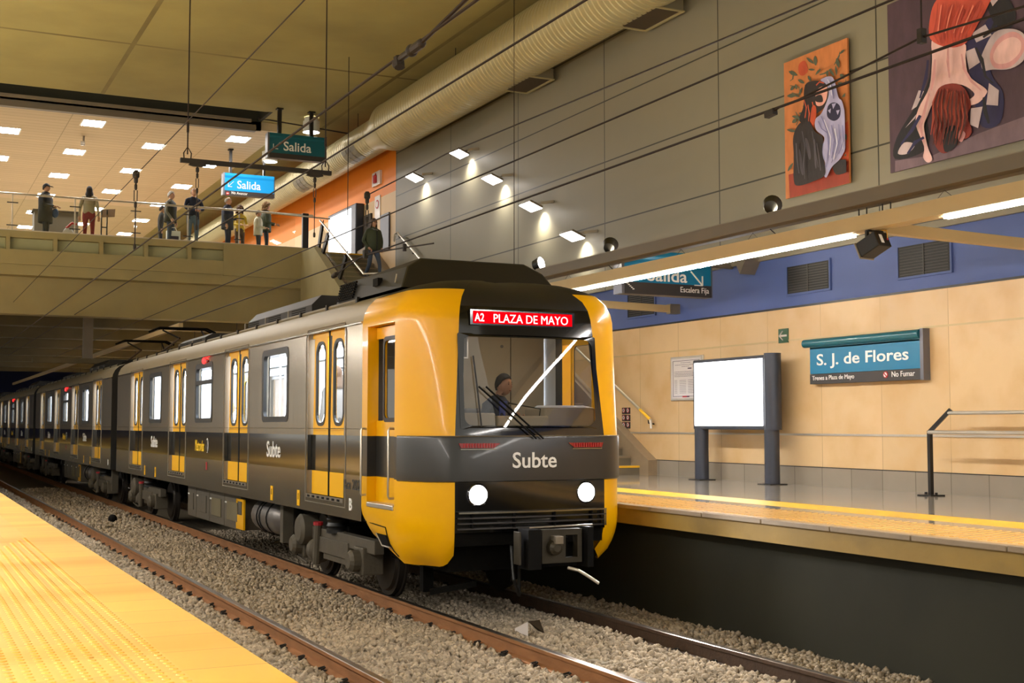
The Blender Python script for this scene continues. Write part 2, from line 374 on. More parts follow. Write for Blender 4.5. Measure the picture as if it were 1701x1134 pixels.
def make_door(root, s, yc):
    """two sliding leaves in a recess"""
    X = XC+s*(HW-0.07)
    for side in (-1, 1):
        y = yc+side*0.355; mb = MB(); w = 0.70; P = lambda a, z: (X, y+a, z)
        for z0, z1, m in ((0.04, ZB1, 'door_yellow'), (ZB1, ZB2, 'belt'), (2.0, 2.06, 'door_yellow')):
            mb.poly([P(-w/2, z0), P(w/2, z0), P(w/2, z1), P(-w/2, z1)], m)
        inn = rrect(0, 1.42, 0.34, 0.98, 0.13, 5); N = len(inn); out = []
        for a, z in inn:                                       # same count on the leaf's rectangle
            dx, dz = a, z-1.39; k = min(w/2/max(abs(dx), 1e-6), 0.61/max(abs(dz), 1e-6)); out.append((dx*k, 1.39+dz*k))
        mb.ring([P(*q) for q in out], [P(*q) for q in inn], 'door_yellow')
        for (ca, cz) in ((-w/2, 0.78), (w/2, 0.78), (-w/2, 2.0), (w/2, 2.0)):   # corner gaps of the radial ring
            qs = sorted(out, key=lambda q: (q[0]-ca)**2+(q[1]-cz)**2)[:2]; mb.poly([P(ca, cz), P(*qs[0]), P(*qs[1])], 'door_yellow')
        mb.box(min(X, X+s*.012), max(X, X+s*.012), y-side*.35-.012, y-side*.35+.012, .04, 2.06, 'rubber')
        leaf = mb.build('door_leaf', root, solid=0.03)
        e = s*0.02; mb = MB(); r1 = rrect(0, 1.42, 0.42, 1.06, 0.16, 5)
        mb.ring([(X+e, y+a, z) for a, z in r1], [(X+e, y+a, z) for a, z in rrect(0, 1.42, 0.335, 0.975, 0.13, 5)], 'rubber', (-s*0.03, 0, 0))
        mb.build('window_seal', leaf)
        mb = MB(); mb.poly([(X, y+a, z) for a, z in inn], 'pane'); mb.build('window_pane', leaf)
    mb = MB(); mb.box(min(X, XC+s*(HW+.012)), max(X, XC+s*(HW+.012)), yc-.73, yc+.73, -.01, .04, 'grey_metal')
    for k in range(7): mb.box(XC+s*HW-.02, XC+s*HW+.02, yc-.62+k*.2, yc-.54+k*.2, .0, .026, 'black')
    mb.build('door_sill', root)
    mb = MB(); o = [(yc-.80, -.06), (yc+.80, -.06), (yc+.80, 2.0), (yc+.74, 2.11), (yc-.74, 2.11), (yc-.80, 2.0)]
    for a, b in zip(o, o[1:]+o[:1]): mb.tube([(XC+s*(HW+.002), a[0], a[1]), (XC+s*(HW+.002), b[0], b[1])], .007, 'grey_metal', 5)
    mb.build('door_surround', root)

def make_window(root, s, yc, transom=False, w=1.30):
    X = XC+s*(HW+0.006); mb = MB(); f = lambda a, z: (X, yc+a, z)
    oz, oh = 1.455, 1.02
    mb.ring([f(a, z) for a, z in rrect(0, oz, w+.06, oh, .10)], [f(a, z) for a, z in rrect(0, oz-.005, w-.12, oh-.16, .07)], 'rubber', (-s*.05, 0, 0))
    if transom:
        mb.box(min(X, X-s*.05), max(X, X-s*.05), yc-w/2+.05, yc+w/2-.05, 1.60, 1.67, 'rubber')
    fr = mb.build('window_frame', root)
    mb = MB(); mb.poly([(X-s*.03, yc+a, z) for a, z in rrect(0, oz-.005, w-.10, oh-.14, .07)], 'pane'); mb.build('window_pane', fr)

def make_bogie(root, yc):
    mb = MB()
    for s in (-1, 1):
        x = XC+s*1.02
        mb.bar((x, yc-1.6, -.50), (x, yc+1.6, -.50), .12, .16, 'under_grey'); mb.bar((x, yc-.7, -.62), (x, yc+.7, -.62), .16, .20, 'under_grey')
        mb.box(x-.05, x+.05, yc-.55, yc+.35, -.80, -.52, 'under_grey')
        mb.bar((x-s*.02, yc+.9, -.72), (x, yc-.35, -.42), .03, .03, 'under_grey')
    mb.box(XC-.95, XC+.95, yc-.3, yc+.3, -.62, -.35, 'under_dark')
    fr = mb.build('bogie_frame', root, bevel=.01)
    for d in (-1.18, 1.18):
        for s in (-1, 1):
            x = XC+s*.75; mb = MB()
            mb.lathe([(.10, -.05), (.36, -.055), (.38, -.02), (.43, -.02), (.435, .04), (.46, .05), (.46, .075), (.40, .08), (.10, .06)], (x, yc+d, -.665), (-s, 0, 0), 'wheel_steel', 28)
            mb.build('wheel', fr, smooth=True)
            x2 = XC+s*1.0; mb = MB()
            mb.box(x2-.13, x2+.13, yc+d-.16, yc+d+.16, -.84, -.52, 'under_grey'); mb.lathe([(.13, 0), (.13, .12), (.09, .16)], (x2+s*.10, yc+d, -.68), (s, 0, 0), 'under_grey', 14)
            mb.build('axle_box', fr, bevel=.015)
    for s in (-1, 1):
        x = XC+s*1.08; mb = MB()
        mb.lathe([(.17, -.12), (.20, -.10), (.20, .10), (.15, .14)], (x, yc+1.0, -.47), (s, 0, 0), 'under_grey', 18)
        mb.lathe([(.14, 0), (.16, .03), (.16, .16), (.12, .2)], (x-s*.05, yc+.75, -.72), (0, -1, 0), 'under_grey', 16)
        mb.tube([(x, yc+.9, -.5), (x+s*.05, yc+1.25, -.62), (x+s*.05, yc+1.3, -.85), (x, yc+1.0, -.92)], .018, 'under_grey', 6)
        mb.build('brake_cylinder', fr, smooth=True)
        mb = MB(); mb.tube([(x+s*.03, yc+.45, -.36), (x+s*.03, yc+.52, -.88)], .055, 'under_grey', 10); mb.tube([(x+s*.03, yc+.45, -.34), (x+s*.03, yc+.452, -.38)], .065, 'red_paint', 10)
        mb.build('damper', fr, smooth=True)
        mb = MB(); mb.lathe([(.15, 0), (.15, .04), (.13, .06), (.15, .09), (.13, .13), (.15, .17), (.13, .2), (.15, .26)], (x-s*.06, yc-.1, -.44), (0, 0, 1), 'rubber', 16); mb.build('air_spring', fr, smooth=True)

def make_car(label, y0, y1, doors, wins, cab):
    root = thing('train_car', label, 'train', (XC, (y0+y1)/2, -1.1), 'coupled cars of the yellow and grey train')
    opens = [(d-.73, d+.73, .04, 2.06) for d in doors]+[(w-.64, w+.64, .96, 1.95) for w in wins]
    for s in (-1, 1):
        mb = MB(); side_cells(mb, XC+s*HW, y0, y1, ZBOT, ZSH, opens, (ZB1, ZB2), belt_steel, s, .085, lambda z: 'belt' if ZB1 < z < ZB2 else 'grey_metal')
        mb.tube([(XC+s*(HW+.004), y0, 2.065), (XC+s*(HW+.004), y1, 2.065)], .016, 'chrome', 6)
        mb.tube([(XC+s*(HW), y0, .86), (XC+s*(HW), y1, .86)], .005, 'steel_body', 5)
        mb.build('body_side', root)
        mb = MB(); side_cells(mb, XC+s*(HW-.10), y0+.05, y1-.05, .05, 2.1, opens, (), lambda z: 'lining', -s, 0.0, lambda z: 'lining'); mb.build('interior_lining', root)
    mb = MB(); prof = [(s_*(HW-d), z) for s_ in (-1,) for z, d in SIDE_D]+[(HW-d, z) for z, d in reversed(SIDE_D)]
    pts0 = [(XC+x, y0, z) for x, z in prof]; pts1 = [(XC+x, y1, z) for x, z in prof]; n = len(prof)
    mb.mesh(pts0+pts1, [(i+1, i, i+n, i+1+n) for i in range(n-1)], 'steel_roof'); mb.build('roof', root, smooth=True)
    mb = MB()
    for y, f in ((y0, -1), (y1, 1)):
        if cab and f < 0: continue
        e = [(XC+x, y, z) for x, z in prof]+[(XC+HW, y, ZBOT), (XC-HW, y, ZBOT)]; mb.poly(e, 'dark_roof')
        mb.box(XC-.55, XC+.55, min(y, y+f*.43), max(y, y+f*.43), -.1, 2.15, 'rubber')
        for k in range(5): mb.box(XC-.60, XC+.60, y+f*(.03+.085*k), y+f*(.06+.085*k), -.12, 2.2, 'rubber')
    mb.build('end_gangway', root)
    mb = MB(); mb.box(XC-HW+.02, XC+HW-.02, y0+.01, y1-.01, ZBOT, .03, 'under_dark'); mb.build('floor_frame', root)
    mb = MB(); mb.box(XC-HW+.12, XC+HW-.12, y0+.05, y1-.05, .03, .05, 'cab_grey'); mb.box(XC-HW+.1, XC+HW-.1, y0+.05, y1-.05, 2.12, 2.14, 'lining'); mb.build('interior_floor_and_ceiling', root)
    mb = MB()
    for y in ((y1-.12,) if cab else (y0+.12, y1-.12)):
        for a, b in ((-1.18, -.45), (.45, 1.18)): mb.box(XC+a, XC+b, y-.02, y+.02, .05, 2.1, 'lining')
        mb.box(XC-.45, XC+.45, y-.02, y+.02, 1.9, 2.1, 'lining'); mb.box(XC-.45, XC+.45, y-.01, y+.01, .05, 1.9, 'door_yellow' if 0 else 'lining')
    mb.build('end_wall_lining', root)
    for s in (-1, 1):
        mb = MB(); mb.box(XC+s*.55-.30, XC+s*.55+.30, y0+(.6 if cab else .2), y1-.2, 2.085, 2.115, 'saloon_light'); mb.build('saloon_lamp', root)
    for d in doors:
        for s in (-1, 1): make_door(root, s, d)
        mb = MB(); mb.tube([(XC-.35, d+.9, .05), (XC-.35, d+.9, 2.1)], .018, 'stainless', 8); mb.build('grab_pole', root, smooth=True)
    for i, w in enumerate(wins):
        for s in (-1, 1): make_window(root, s, w, i % 3 == 1)
        for s in (-1, 1):
            mb = MB(); mb.box(XC+s*.95-.22, XC+s*.95+.22, w-1.1, w+1.1, .42, .50, 'cab_grey'); mb.box(XC+s*1.16-.03, XC+s*1.16+.03, w-1.1, w+1.1, .50, .92, 'cab_grey'); mb.build('bench_seat', root, bevel=.02)
    ym = wins[1]
    for s in (-1, 1):
        mb = MB(); mb.ball((XC+s*(HW+.02), ym-.06, 2.0), (.03, .075, .055), 'red_glow', 10, 6); mb.ball((XC+s*(HW+.02), ym-.30, 1.985), (.02, .05, .035), 'red_lens', 8, 5); mb.build('door_indicator_lamp', root)
    # lettering on the belt
    xs = XC-HW-.003
    for w in (wins[0], wins[2]): text('Subte', 'text_white', (xs, w+.38, .455), (0, -1, 0), (0, 0, 1), .70, .225, root, bold=.012)
    text('Metrovías', 'text_yellow', (xs, ym+.62, .455), (0, -1, 0), (0, 0, 1), .72, .19, root, bold=.012, shear=.2)
    mb = MB(); yl = ym-.36
    mb.poly([(xs-.004, yl+.085*math.cos(t), .56+.125*math.sin(t)) for t in np.linspace(0, 2*PI, 20)[:-1]], 'text_white')
    for k in (-1, 0, 1): mb.tube([(xs-.006, yl+k*.012, .45), (xs-.006, yl+k*.035, .56), (xs-.006, yl+k*.03+.01, .65)], .008, 'belt', 5)
    mb.build('emblem', root)
    text('B', 'text_white', (xs, y0+.42, -.08), (0, -1, 0), (0, 0, 1), .10, .14, root, bold=.02)
    if cab: text('Rca 202', 'text_dark', (xs, y0+.62, .16), (0, -1, 0), (0, 0, 1), .56, .12, root, bold=.005)
    for yl in (doors[0]+1.1, doors[0]+2.4, doors[-1]-1.2, doors[-1]-2.4):
        mb = MB(); mb.box(xs-.003, xs, yl-.06, yl+.06, -.14, .06, 'door_yellow'); mb.box(xs-.005, xs-.002, yl-.012, yl+.012, -.06, .02, 'black'); mb.build('warning_label', root)
    mb = MB(); mb.box(xs-.003, xs, ym-.35, ym-.27, .15, .28, 'red_paint'); mb.build('emergency_label', root)
    # underframe
    for yb in ((y0+1.77, y1-2.85) if cab else (y0+2.85, y1-2.85)): make_bogie(root, yb)
    yk = (y0+y1)/2
    for k, (a, b) in enumerate(((-2.3, -1.2), (-1.17, -.1), (-.07, .95), (.98, 1.7))):
        mb = MB(); mb.box(XC-1.15, XC-.35, yk+a-.4, yk+b-.4, -.74, -.2, 'under_grey'); mb.box(XC-1.165, XC-1.15, yk+a-.4+.2, yk+b-.4-.2, -.62, -.32, 'concrete_dark' if k < 2 else 'under_grey')
        for q in (.08, .16): mb.box(XC-1.168, XC-1.15, yk+b-.4-q-.03, yk+b-.4-q, -.36, -.33, 'white_paint')
        mb.build('equipment_box', root, bevel=.01)
    yt = doors[1]-.95 if cab else doors[0]+3.2
    mb = MB(); mb.box(XC-1.16, XC-1.13, yt+.95, yt+1.05, -.72, -.25, 'yellow'); mb.box(XC-1.16, XC-1.13, yt+1.05, yt+1.42, -.72, -.5, 'yellow'); mb.box(XC-1.16, XC-1.13, yt+1.36, yt+1.42, -.5, -.25, 'yellow'); mb.box(XC-1.16, XC-1.13, yt+1.05, yt+1.4, -.29, -.25, 'yellow'); mb.build('yellow_bracket', root)
    mb = MB(); mb.lathe([(.05, -.80), (.16, -.77), (.23, -.68), (.245, -.55), (.245, .55), (.23, .68), (.16, .77), (.05, .80)], (XC-.88, yt, -.46), (0, 1, 0), 'tank', 22)
    for q in (-.3, .1, .25): mb.lathe([(.25, 0), (.256, .01), (.256, .05), (.25, .06)], (XC-.88, yt+q, -.46), (0, 1, 0), 'black', 22, False)
    mb.build('air_tank', root, smooth=True)
    for q in (y0+(3.9 if cab else 1.0), y1-1.0):
        mb = MB(); mb.box(XC-1.1, XC-.95, q, q+.15, -.75, -.18, 'under_grey'); mb.build('jacking_post', root)
    # roof equipment
    mb = MB()
    for s in (-1, 1):
        mb.tube([(XC+s*.98, y0+1, 2.42), (XC+s*.98, y1-.3, 2.42)], .03, 'duct_grey', 8)
        for k in range(int((y1-y0)/1.2)): mb.box(XC+s*.98-.05, XC+s*.98+.05, y0+1+k*1.2, y0+1.06+k*1.2, 2.35, 2.46, 'dark_roof')
    mb.build('roof_conduit', root, smooth=True)
    return root

def ac_unit(root, ya, yb, zt=2.74, hw=.80):
    mb = MB(); o = [(-hw, 2.42), (-hw, 2.6), (-hw+.14, zt), (hw-.14, zt), (hw, 2.6), (hw, 2.42)]
    mb.prism([(XC+x, ya, z) for x, z in o], (0, yb-ya, 0), 'dark_roof')
    k = 0
    while ya+.3+k*1.3 < yb-.6:
        q = ya+.3+k*1.3; k += 1
        for j in range(5): mb.box(XC-hw-.008, XC-hw+.005, q, q+.7, 2.45+j*.03, 2.462+j*.03, 'black')
        mb.box(XC-hw-.012, XC-hw+.01, q+.85, q+.9, 2.44, 2.6, 'grey_metal')
    mb.build('roof_equipment', root, bevel=.02)

CAR1_D, CAR1_W = (15.05, 19.6, 24.15, 28.65), (17.36, 21.9, 26.4)
car1 = make_car('front train car with the yellow cab, lit headlamps and red destination display', 13.68, 31.3, CAR1_D, CAR1_W, True)
ac_unit(car1, 17.3, 20.9); ac_unit(car1, 24.6, 27.2, 2.68, .7)
def mid(y0): return [y0+2.45+4.53*k for k in range(4)], [y0+4.72+4.53*k for k in range(3)]
d2, w2 = mid(32.2)
car2 = make_car('second grey train car, coupled right behind the one with the yellow cab', 32.2, 50.7, d2, w2, False)
ac_unit(car2, 37.0, 40.0); ac_unit(car2, 45.0, 47.5, 2.68, .7)
for k, lb in ((1, 'third grey train car, behind the second one on the same track'), (2, 'farthest train car in view, cut off by the picture edge')):
    c = copy_tree(car2); c.location.y += 19.4*k; c['label'] = lb

# pantograph folded on the rear roof of the first car
def pantograph(root, yc):
    mb = MB()
    for s in (-1, 1):
        mb.tube([(XC+s*.45, yc+.8, 2.62), (XC+s*.3, yc-.5, 2.86)], .025, 'dark_brown', 7); mb.tube([(XC+s*.3, yc-.5, 2.86), (XC+s*.45, yc+.7, 3.12)] , .02, 'under_dark', 7)
        mb.box(XC+s*.5-.06, XC+s*.5+.06, yc-.9, yc+.9, 2.5, 2.6, 'under_dark')
    for q in (.55, .85): mb.tube([(XC-.75, yc+q, 3.08), (XC-.55, yc+q, 3.17), (XC+.55, yc+q, 3.17), (XC+.75, yc+q, 3.08)], .025, 'under_dark', 7)
    mb.build('pantograph', root, smooth=True)
pantograph(car1, 29.6); pantograph(car2, 34.6)

# ----------------------------------------------------------------- cab of the front car
def bez(p0, p1, p2, p3, n):
    out = []
    for i in range(n+1):
        t = i/n; a, b, c, d = (1-t)**3, 3*t*(1-t)**2, 3*t*t*(1-t), t**3; out.append((a*p0[0]+b*p1[0]+c*p2[0]+d*p3[0], a*p0[1]+b*p1[1]+c*p2[1]+d*p3[1]))
    return out
MX = 0.88
yfront = lambda x: 11.94+.06*(x/MX)**2
corner = bez((1.30, 12.64), (1.285, 12.34), (1.13, 12.06), (MX, 12.0), 10)             # side -> mask edge
CABY = 13.68
def inset(x, y, w, z):
    d = (1-w)*(lerp_tab(SIDE_D, z) if z > 2.05 else 0)+w*lerp_tab(FRONT_D, z)
    sx, sy = 0.0, max(y, 13.1); L = math.hypot(sx-x, sy-y); t = min(1, d/L) if L > 1e-6 else 0
    return x+(sx-x)*t, y+(sy-y)*t
ROOFZ = [2.15, 2.25, 2.34, 2.41, 2.46, 2.49, 2.51]
def cab_side(s):
    """yellow wrap-around corner with the crew door recess"""
    plan = [(1.30, CABY, 0), (1.30, 13.5, 0)]+[(x, y, 0) if i == 0 else (x, y, (i/10)**1.3) for i, (x, y) in enumerate(corner)]
    zs_hi = [.04, ZB1, ZB2, .87, 1.2, 1.5, 1.85, 2.0, 2.05]+ROOFZ
    NL = 8; mb = MB(); grid = []
    for i, (x, y, w) in enumerate(plan):
        t = min(1, (CABY-y)/1.25); zb = -.19-.37*math.sin(t*PI/2)**.75
        if i > 9: zb += (.01, .035, .12)[i-10]
        col = []
        for k in range(NL):
            q = k/NL; z = zb+(.04-zb)*(q**.8); e_ = max(0, 1-q/.75); ins = .24*(1-math.sqrt(max(0, 1-e_*e_)))*(.35, .35, .5, .7, .85, 1, 1, 1, .95, .85, .75, .65, .6)[i]
            pa, pb = plan[max(i-1, 0)], plan[min(i+1, len(plan)-1)]; tx, ty = pb[0]-pa[0], pb[1]-pa[1]; tl = math.hypot(tx, ty)
            px, py = x+ty/tl*ins, y-tx/tl*ins
            col.append((px, py, z))
        for z in zs_hi: px, py = inset(x, y, w, z); col.append((px, py, z))
        grid.append(col)
    zi = {z: NL+k for k, z in enumerate(zs_hi)}
    for i in range(len(plan)-1):
        for k in range(len(grid[0])-1):
            if i == 1 and zi[.04] <= k < zi[2.0]: continue                              # crew door opening
            q = [grid[i][k], grid[i+1][k], grid[i+1][k+1], grid[i][k+1]]; zz = (q[0][2]+q[2][2])/2
            m = 'belt_front' if k == zi[ZB1] else ('yellow' if k < zi[2.34] else 'dark_roof')
            q = [(XC+s*p[0], p[1], p[2]) for p in q]; mb.poly(q if s < 0 else q[::-1], m)
    X0, X1 = XC+s*1.30, XC+s*1.17
    for z0, z1, m in ((.04, ZB1, 'yellow'), (ZB1, ZB2, 'belt_front'), (ZB2, 2.0, 'yellow')):
        for y in (13.5, 12.64): mb.poly([(X0, y, z0), (X1, y, z0), (X1, y, z1), (X0, y, z1)], m)
    mb.poly([(X0, 12.64, 2.0), (X1, 12.64, 2.0), (X1, 13.5, 2.0), (X0, 13.5, 2.0)], 'yellow'); mb.poly([(X0, 12.64, .04), (X0, 13.5, .04), (X1, 13.5, .04), (X1, 12.64, .04)], 'grey_metal')
    o = mb.build('cab_side', car1, smooth=True, angle=50)
    # crew door
    X = XC+s*1.18; mb = MB(); yc = 13.07
    for z0, z1, m in ((.05, ZB1, 'yellow'), (ZB1, ZB2, 'belt_front'), (ZB2, .95, 'yellow'), (1.86, 1.99, 'yellow')):
        mb.poly([(X, 12.645, z0), (X, 13.495, z0), (X, 13.495, z1), (X, 12.645, z1)], m)
    inn = rrect(yc-.06, 1.405, .46, .86, .06); out = []
    for a, z in inn:
        dx, dz = a-(yc), z-1.405; k = min(.42/max(abs(dx), 1e-6), .455/max(abs(dz), 1e-6)); out.append((yc+dx*k, 1.405+dz*k))
    mb.ring([(X, a, z) for a, z in out], [(X, a, z) for a, z in inn], 'yellow')
    for cy, cz in ((12.65, .95), (13.49, .95), (12.65, 1.86), (13.49, 1.86)):
        qs = sorted(out, key=lambda q: (q[0]-cy)**2+(q[1]-cz)**2)[:2]; mb.poly([(X, cy, cz), (X, *qs[0]), (X, *qs[1])], 'yellow')
    d = mb.build('crew_door', car1, solid=.03)
    mb = MB(); mb.ring([(X+s*.02, a, z) for a, z in rrect(yc-.06, 1.405, .54, .94, .08)], [(X+s*.02, a, z) for a, z in rrect(yc-.06, 1.405, .45, .85, .06)], 'rubber', (-s*.01, 0, 0)); mb.build('window_seal', d)
    mb = MB(); mb.poly([(X, a, z) for a, z in inn], 'pane'); mb.build('window_pane', d)
    for y in (13.53, 12.74):
        xo = XC+s*(1.36 if y > 13 else 1.33); mb = MB(); xi = XC+s*(1.28 if y > 13 else 1.18)
        mb.tube([(xi, y, .86), (xo-s*.01, y, .865), (xo, y, .84), (xo, y, .15), (xo-s*.01, y, .125), (xi, y, .13)], .013, 'stainless', 8); mb.build('grab_handle', car1, smooth=True)
    mb = MB(); mb.box(min(X, XC+s*1.315), max(X, XC+s*1.315), 12.66, 13.48, .0, .055, 'stainless'); mb.build('door_sill', car1, bevel=.01)
    # step hatch low on the side
    mb = MB(); 
    def xx(y, z):
        t = min(1, (CABY-y)/1.25); zb = -.19-.37*math.sin(t*PI/2)**.75; q = (max(0, z-zb)/(.04-zb))**1.25; e_ = max(0, 1-q/.75)
        f = .3+max(0, min(1, (13.4-y)/.75))*.15 if y > 12.64 else .45+.4*min(1, (12.64-y)/.35)
        px = 1.30 if y > 12.64 else min(corner, key=lambda c: abs(c[1]-y))[0]
        return XC+s*(px-.27*(1-math.sqrt(max(0, 1-min(1, e_)**2)))*f+.004)
    q = [(13.66, -.17), (13.2, -.18), (12.9, -.19), (12.88, -.26), (12.84, -.36), (12.76, -.43), (12.66, -.48)]
    mb.tube([(xx(y, z), y, z) for y, z in q], .006, 'black', 5); mb.build('hatch_seam', car1)
    mb = MB(); w = [(13.22, -.275), (12.92, -.275), (12.86, -.40), (13.12, -.40)]
    mb.prism([(xx(y, z)-s*.06, y, z) for y, z in w], (s*.064, 0, 0), 'black'); mb.tube([(xx(y, z)+s*.004, y, z) for y, z in (w[0], w[3], w[2])], .010, 'stainless', 6); mb.build('step_hole', car1)
for s in (-1, 1): cab_side(s)

# black front mask with the windscreen opening
FS = lambda x, z, o=0.0: (XC+x, inset(x, yfront(x), 1, z)[1]-o, z)              # point on the front surface
xs_ = [-MX, -.81, -.6, -.4, -.2, 0, .2, .4, .6, .81, MX]; zs_ = [-.20, .02, ZB1, ZB2, .87, 1.2, 1.5, 1.85, 2.0, 2.05]+ROOFZ
mb = MB()
for a, b in zip(xs_, xs_[1:]):
    for c, d in zip(zs_, zs_[1:]):
        if abs((a+b)/2) < .81 and .87 < (c+d)/2 < 1.85: continue
        def fp(x, z):
            px, py = inset(x, yfront(x), 1, z); return (XC+px, py, z)
        mb.poly([fp(a, c), fp(b, c), fp(b, d), fp(a, d)], 'belt_front' if ZB1 < (c+d)/2 < ZB2 else ('gloss_black' if d <= 2.16 else 'dark_roof'))
mask = mb.build('front_mask', car1, smooth=True)
mb = MB()
mb.ring([FS(a, z, .004) for a, z in rrect(0, 1.36, 1.64, 1.0, .02, 6)], [FS(a, z, .004) for a, z in rrect(0, 1.36, 1.54, .93, .09, 6)], 'gloss_black')
mb.build('windscreen_surround', car1)
mb = MB(); gx = np.linspace(-.80, .80, 13); gz = np.linspace(.88, 1.84, 7)
for a, b in zip(gx, gx[1:]):
    for c, d in zip(gz, gz[1:]): mb.poly([FS(a, c, -.012), FS(b, c, -.012), FS(b, d, -.012), FS(a, d, -.012)], 'windscreen')
mb.build('windscreen', car1, smooth=True)
# destination display
dl, dr = at(782, 530, 'Y', 12.13).x-XC, at(946, 535, 'Y', 12.13).x-XC
yv = FS(0, 1.96)[1]-.012
mb = MB(); mb.box(XC+dl-.03, XC+dr+.03, yv+.006, yv+.09, 1.95, 2.11, 'gloss_black'); mb.poly([(XC+dl, yv, 1.965), (XC+dr, yv, 1.965), (XC+dr, yv+.004, 2.095), (XC+dl, yv+.004, 2.095)], 'led_red')
disp = mb.build('destination_display', car1); yv -= .006
text('A2', 'led_text', (XC+dl+.015, yv, 1.985), (1, 0, .0), (0, .03, 1), .11, .085, car1, name='display_lettering', bold=.01)
text('PLAZA DE MAYO', 'led_text', (XC+dl+.235, yv, 1.978), (1, 0, .0), (0, .03, 1), dr-dl-.29, .09, car1, name='display_lettering')
# raised belt across nose and corners
beltp = [(-x, y) for x, y in corner[1:]]+[(x, yfront(x)) for x in np.linspace(-.8, .8, 9)]+[(x, y) for x, y in reversed(corner[1:])]
mb = MB(); ring_ = []
for z, o in ((.315, 0), (.325, .02), (.765, .02), (.785, .014), (.785, -.03)):
    row = []
    for i, (x, y) in enumerate(beltp):
        p, n_ = beltp[max(i-1, 0)], beltp[min(i+1, len(beltp)-1)]; tx, ty = n_[0]-p[0], n_[1]-p[1]; L = math.hypot(tx, ty)
        row.append((XC+x+ty/L*o, y-tx/L*o, z))
    ring_.append(row)
for r0, r1 in zip(ring_, ring_[1:]):
    for i in range(len(beltp)-1): mb.poly([r0[i], r0[i+1], r1[i+1], r1[i]], 'belt_front')
mb.tube([(p[0], p[1]-.002, .787) for p in ring_[3]], .005, 'grey_metal', 5)
mb.build('front_belt', car1, smooth=True, angle=60)
fo = .024
lo = at(855, 777, 'Y', 11.87); hi = at(928, 753, 'Y', 11.87)
text('Subte', 'text_white', (lo.x, yfront(lo.x-XC)-.020-.009, .455), (hi.x-lo.x, yfront(hi.x-XC)-yfront(lo.x-XC), 0), (0, 0, 1), hi.x-lo.x, .165, car1, bold=.012)
for s, m in ((-1, 'red_lens'), (1, 'red_lens')):
    a, b = (.40, .85); mb = MB()
    mb.prism([FS(s*x, z, fo-.002) for x, z in ((a, .715), (b, .715), (b-.02, .665), (a+.07, .665))], (0, -.012, 0), m)
    for k in range(12): mb.box(XC+s*(a+.07+k*.03)-.004, XC+s*(a+.07+k*.03)+.004, FS(s*(a+.07+k*.03), .7, fo+.017)[1], FS(s*(a+.07+k*.03), .7, fo+.011)[1], .67, .71, 'red_paint')
    mb.tube([FS(s*(a+.05), .652, fo+.004), FS(s*(b-.02), .652, fo+.004)], .006, 'chrome', 6); mb.build('tail_lamp', car1)
    x = s*.635; y = yfront(x)
    mb = MB(); mb.lathe([(.11, .0), (.12, .015), (.108, .028), (.098, .022)], (XC+x, y+.006, .185), (0, -1, 0), 'gloss_black', 26, False); hl = mb.build('headlamp', car1, smooth=True)
    mb = MB(); mb.lathe([(.10, 0), (.085, .014), (.045, .022), (.002, .024)], (XC+x, y-.012, .185), (0, -1, 0), 'head_lamp', 26, False); mb.build('lamp_lens', hl, smooth=True)
    L = bpy.data.lights.new('headlamp_beam', 'SPOT'); L.energy = 130; L.spot_size = math.radians(80); L.spot_blend = 1.0; L.color = (1, .96, .9); L.shadow_soft_size = .08
    lo_b = bpy.data.objects.new('headlamp_beam', L); COL.objects.link(lo_b); lo_b.parent = hl; lo_b.location = V((XC+x, y-.06, .185))-wloc(hl); lo_b.rotation_euler = V((0, -1, -.32)).to_track_quat('-Z', 'Y').to_euler()
mb = MB()                                                                         # louvred bumper
for k, z in enumerate((.005, -.05, -.105, -.16)):
    pts = [FS(x, z, .05-.008*k) for x in np.linspace(-MX+.02, MX-.02, 9)]
    for p, q in zip(pts, pts[1:]): mb.bar(p, q, .05, .016 if k == 0 else .012, 'chrome' if k == 0 else 'sign_dark')
mb.box(XC+MX-.045, XC+MX-.015, 11.93, 11.97, -.17, .0, 'chrome')
for x in np.linspace(-.7, .7, 4): mb.box(XC+x-.008, XC+x+.008, yfront(x)-.03, yfront(x)+.0, -.17, 0, 'black')
mb.build('bumper_louvre', car1)
# wipers
mb = MB()
for off in (0, .05): mb.tube([FS(.0+.42*off*4, .76, .05), FS(-.30+off*1.4, 1.02, .06), FS(-.62+off*1.6, 1.30, .035)], .010, 'black', 6)
mb.tube([FS(-.66, 1.62, .02), FS(-.635, 1.3, .03), FS(-.60, .89, .02)], .010, 'rubber', 6); mb.build('wiper', car1)
# roof pod with grilles, mirror-mast lamp sits behind on the platform
mb = MB(); yA, yB = 13.5, 15.6
lo_ = [(-.97, 2.40), (.97, 2.40)]; f0 = [(-1.0, yA-.28, 2.44), (-.66, yA+.05, 2.82), (.66, yA+.05, 2.82), (1.0, yA-.28, 2.44)]
back = [(-1.0, yB, 2.44), (-.92, yB, 2.70), (-.66, yB-.25, 2.80), (.66, yB-.25, 2.80), (.92, yB, 2.70), (1.0, yB, 2.44)]
frn = [(-1.0, yA-.28, 2.44), (-.86, yA-.10, 2.70), (-.66, yA+.0, 2.82), (.66, yA+.0, 2.82), (.86, yA-.10, 2.70), (1.0, yA-.28, 2.44)]
P_ = lambda p: (XC+p[0], p[1], p[2])
mb.mesh([P_(p) for p in frn+back], [(i, i+6, i+7, i+1) for i in range(5)]+[(0, 1, 2, 3, 4, 5), (11, 10, 9, 8, 7, 6)], 'dark_roof')
pod = mb.build('roof_pod', car1, bevel=.03)
mb = MB()
for j in range(7):
    for k in range(9): mb.box(XC-1.012+j*.008, XC-.985+j*.008, yB-.68+k*.07, yB-.63+k*.07, 2.47+j*.032, 2.492+j*.032, 'black')
mb.build('grille', pod)
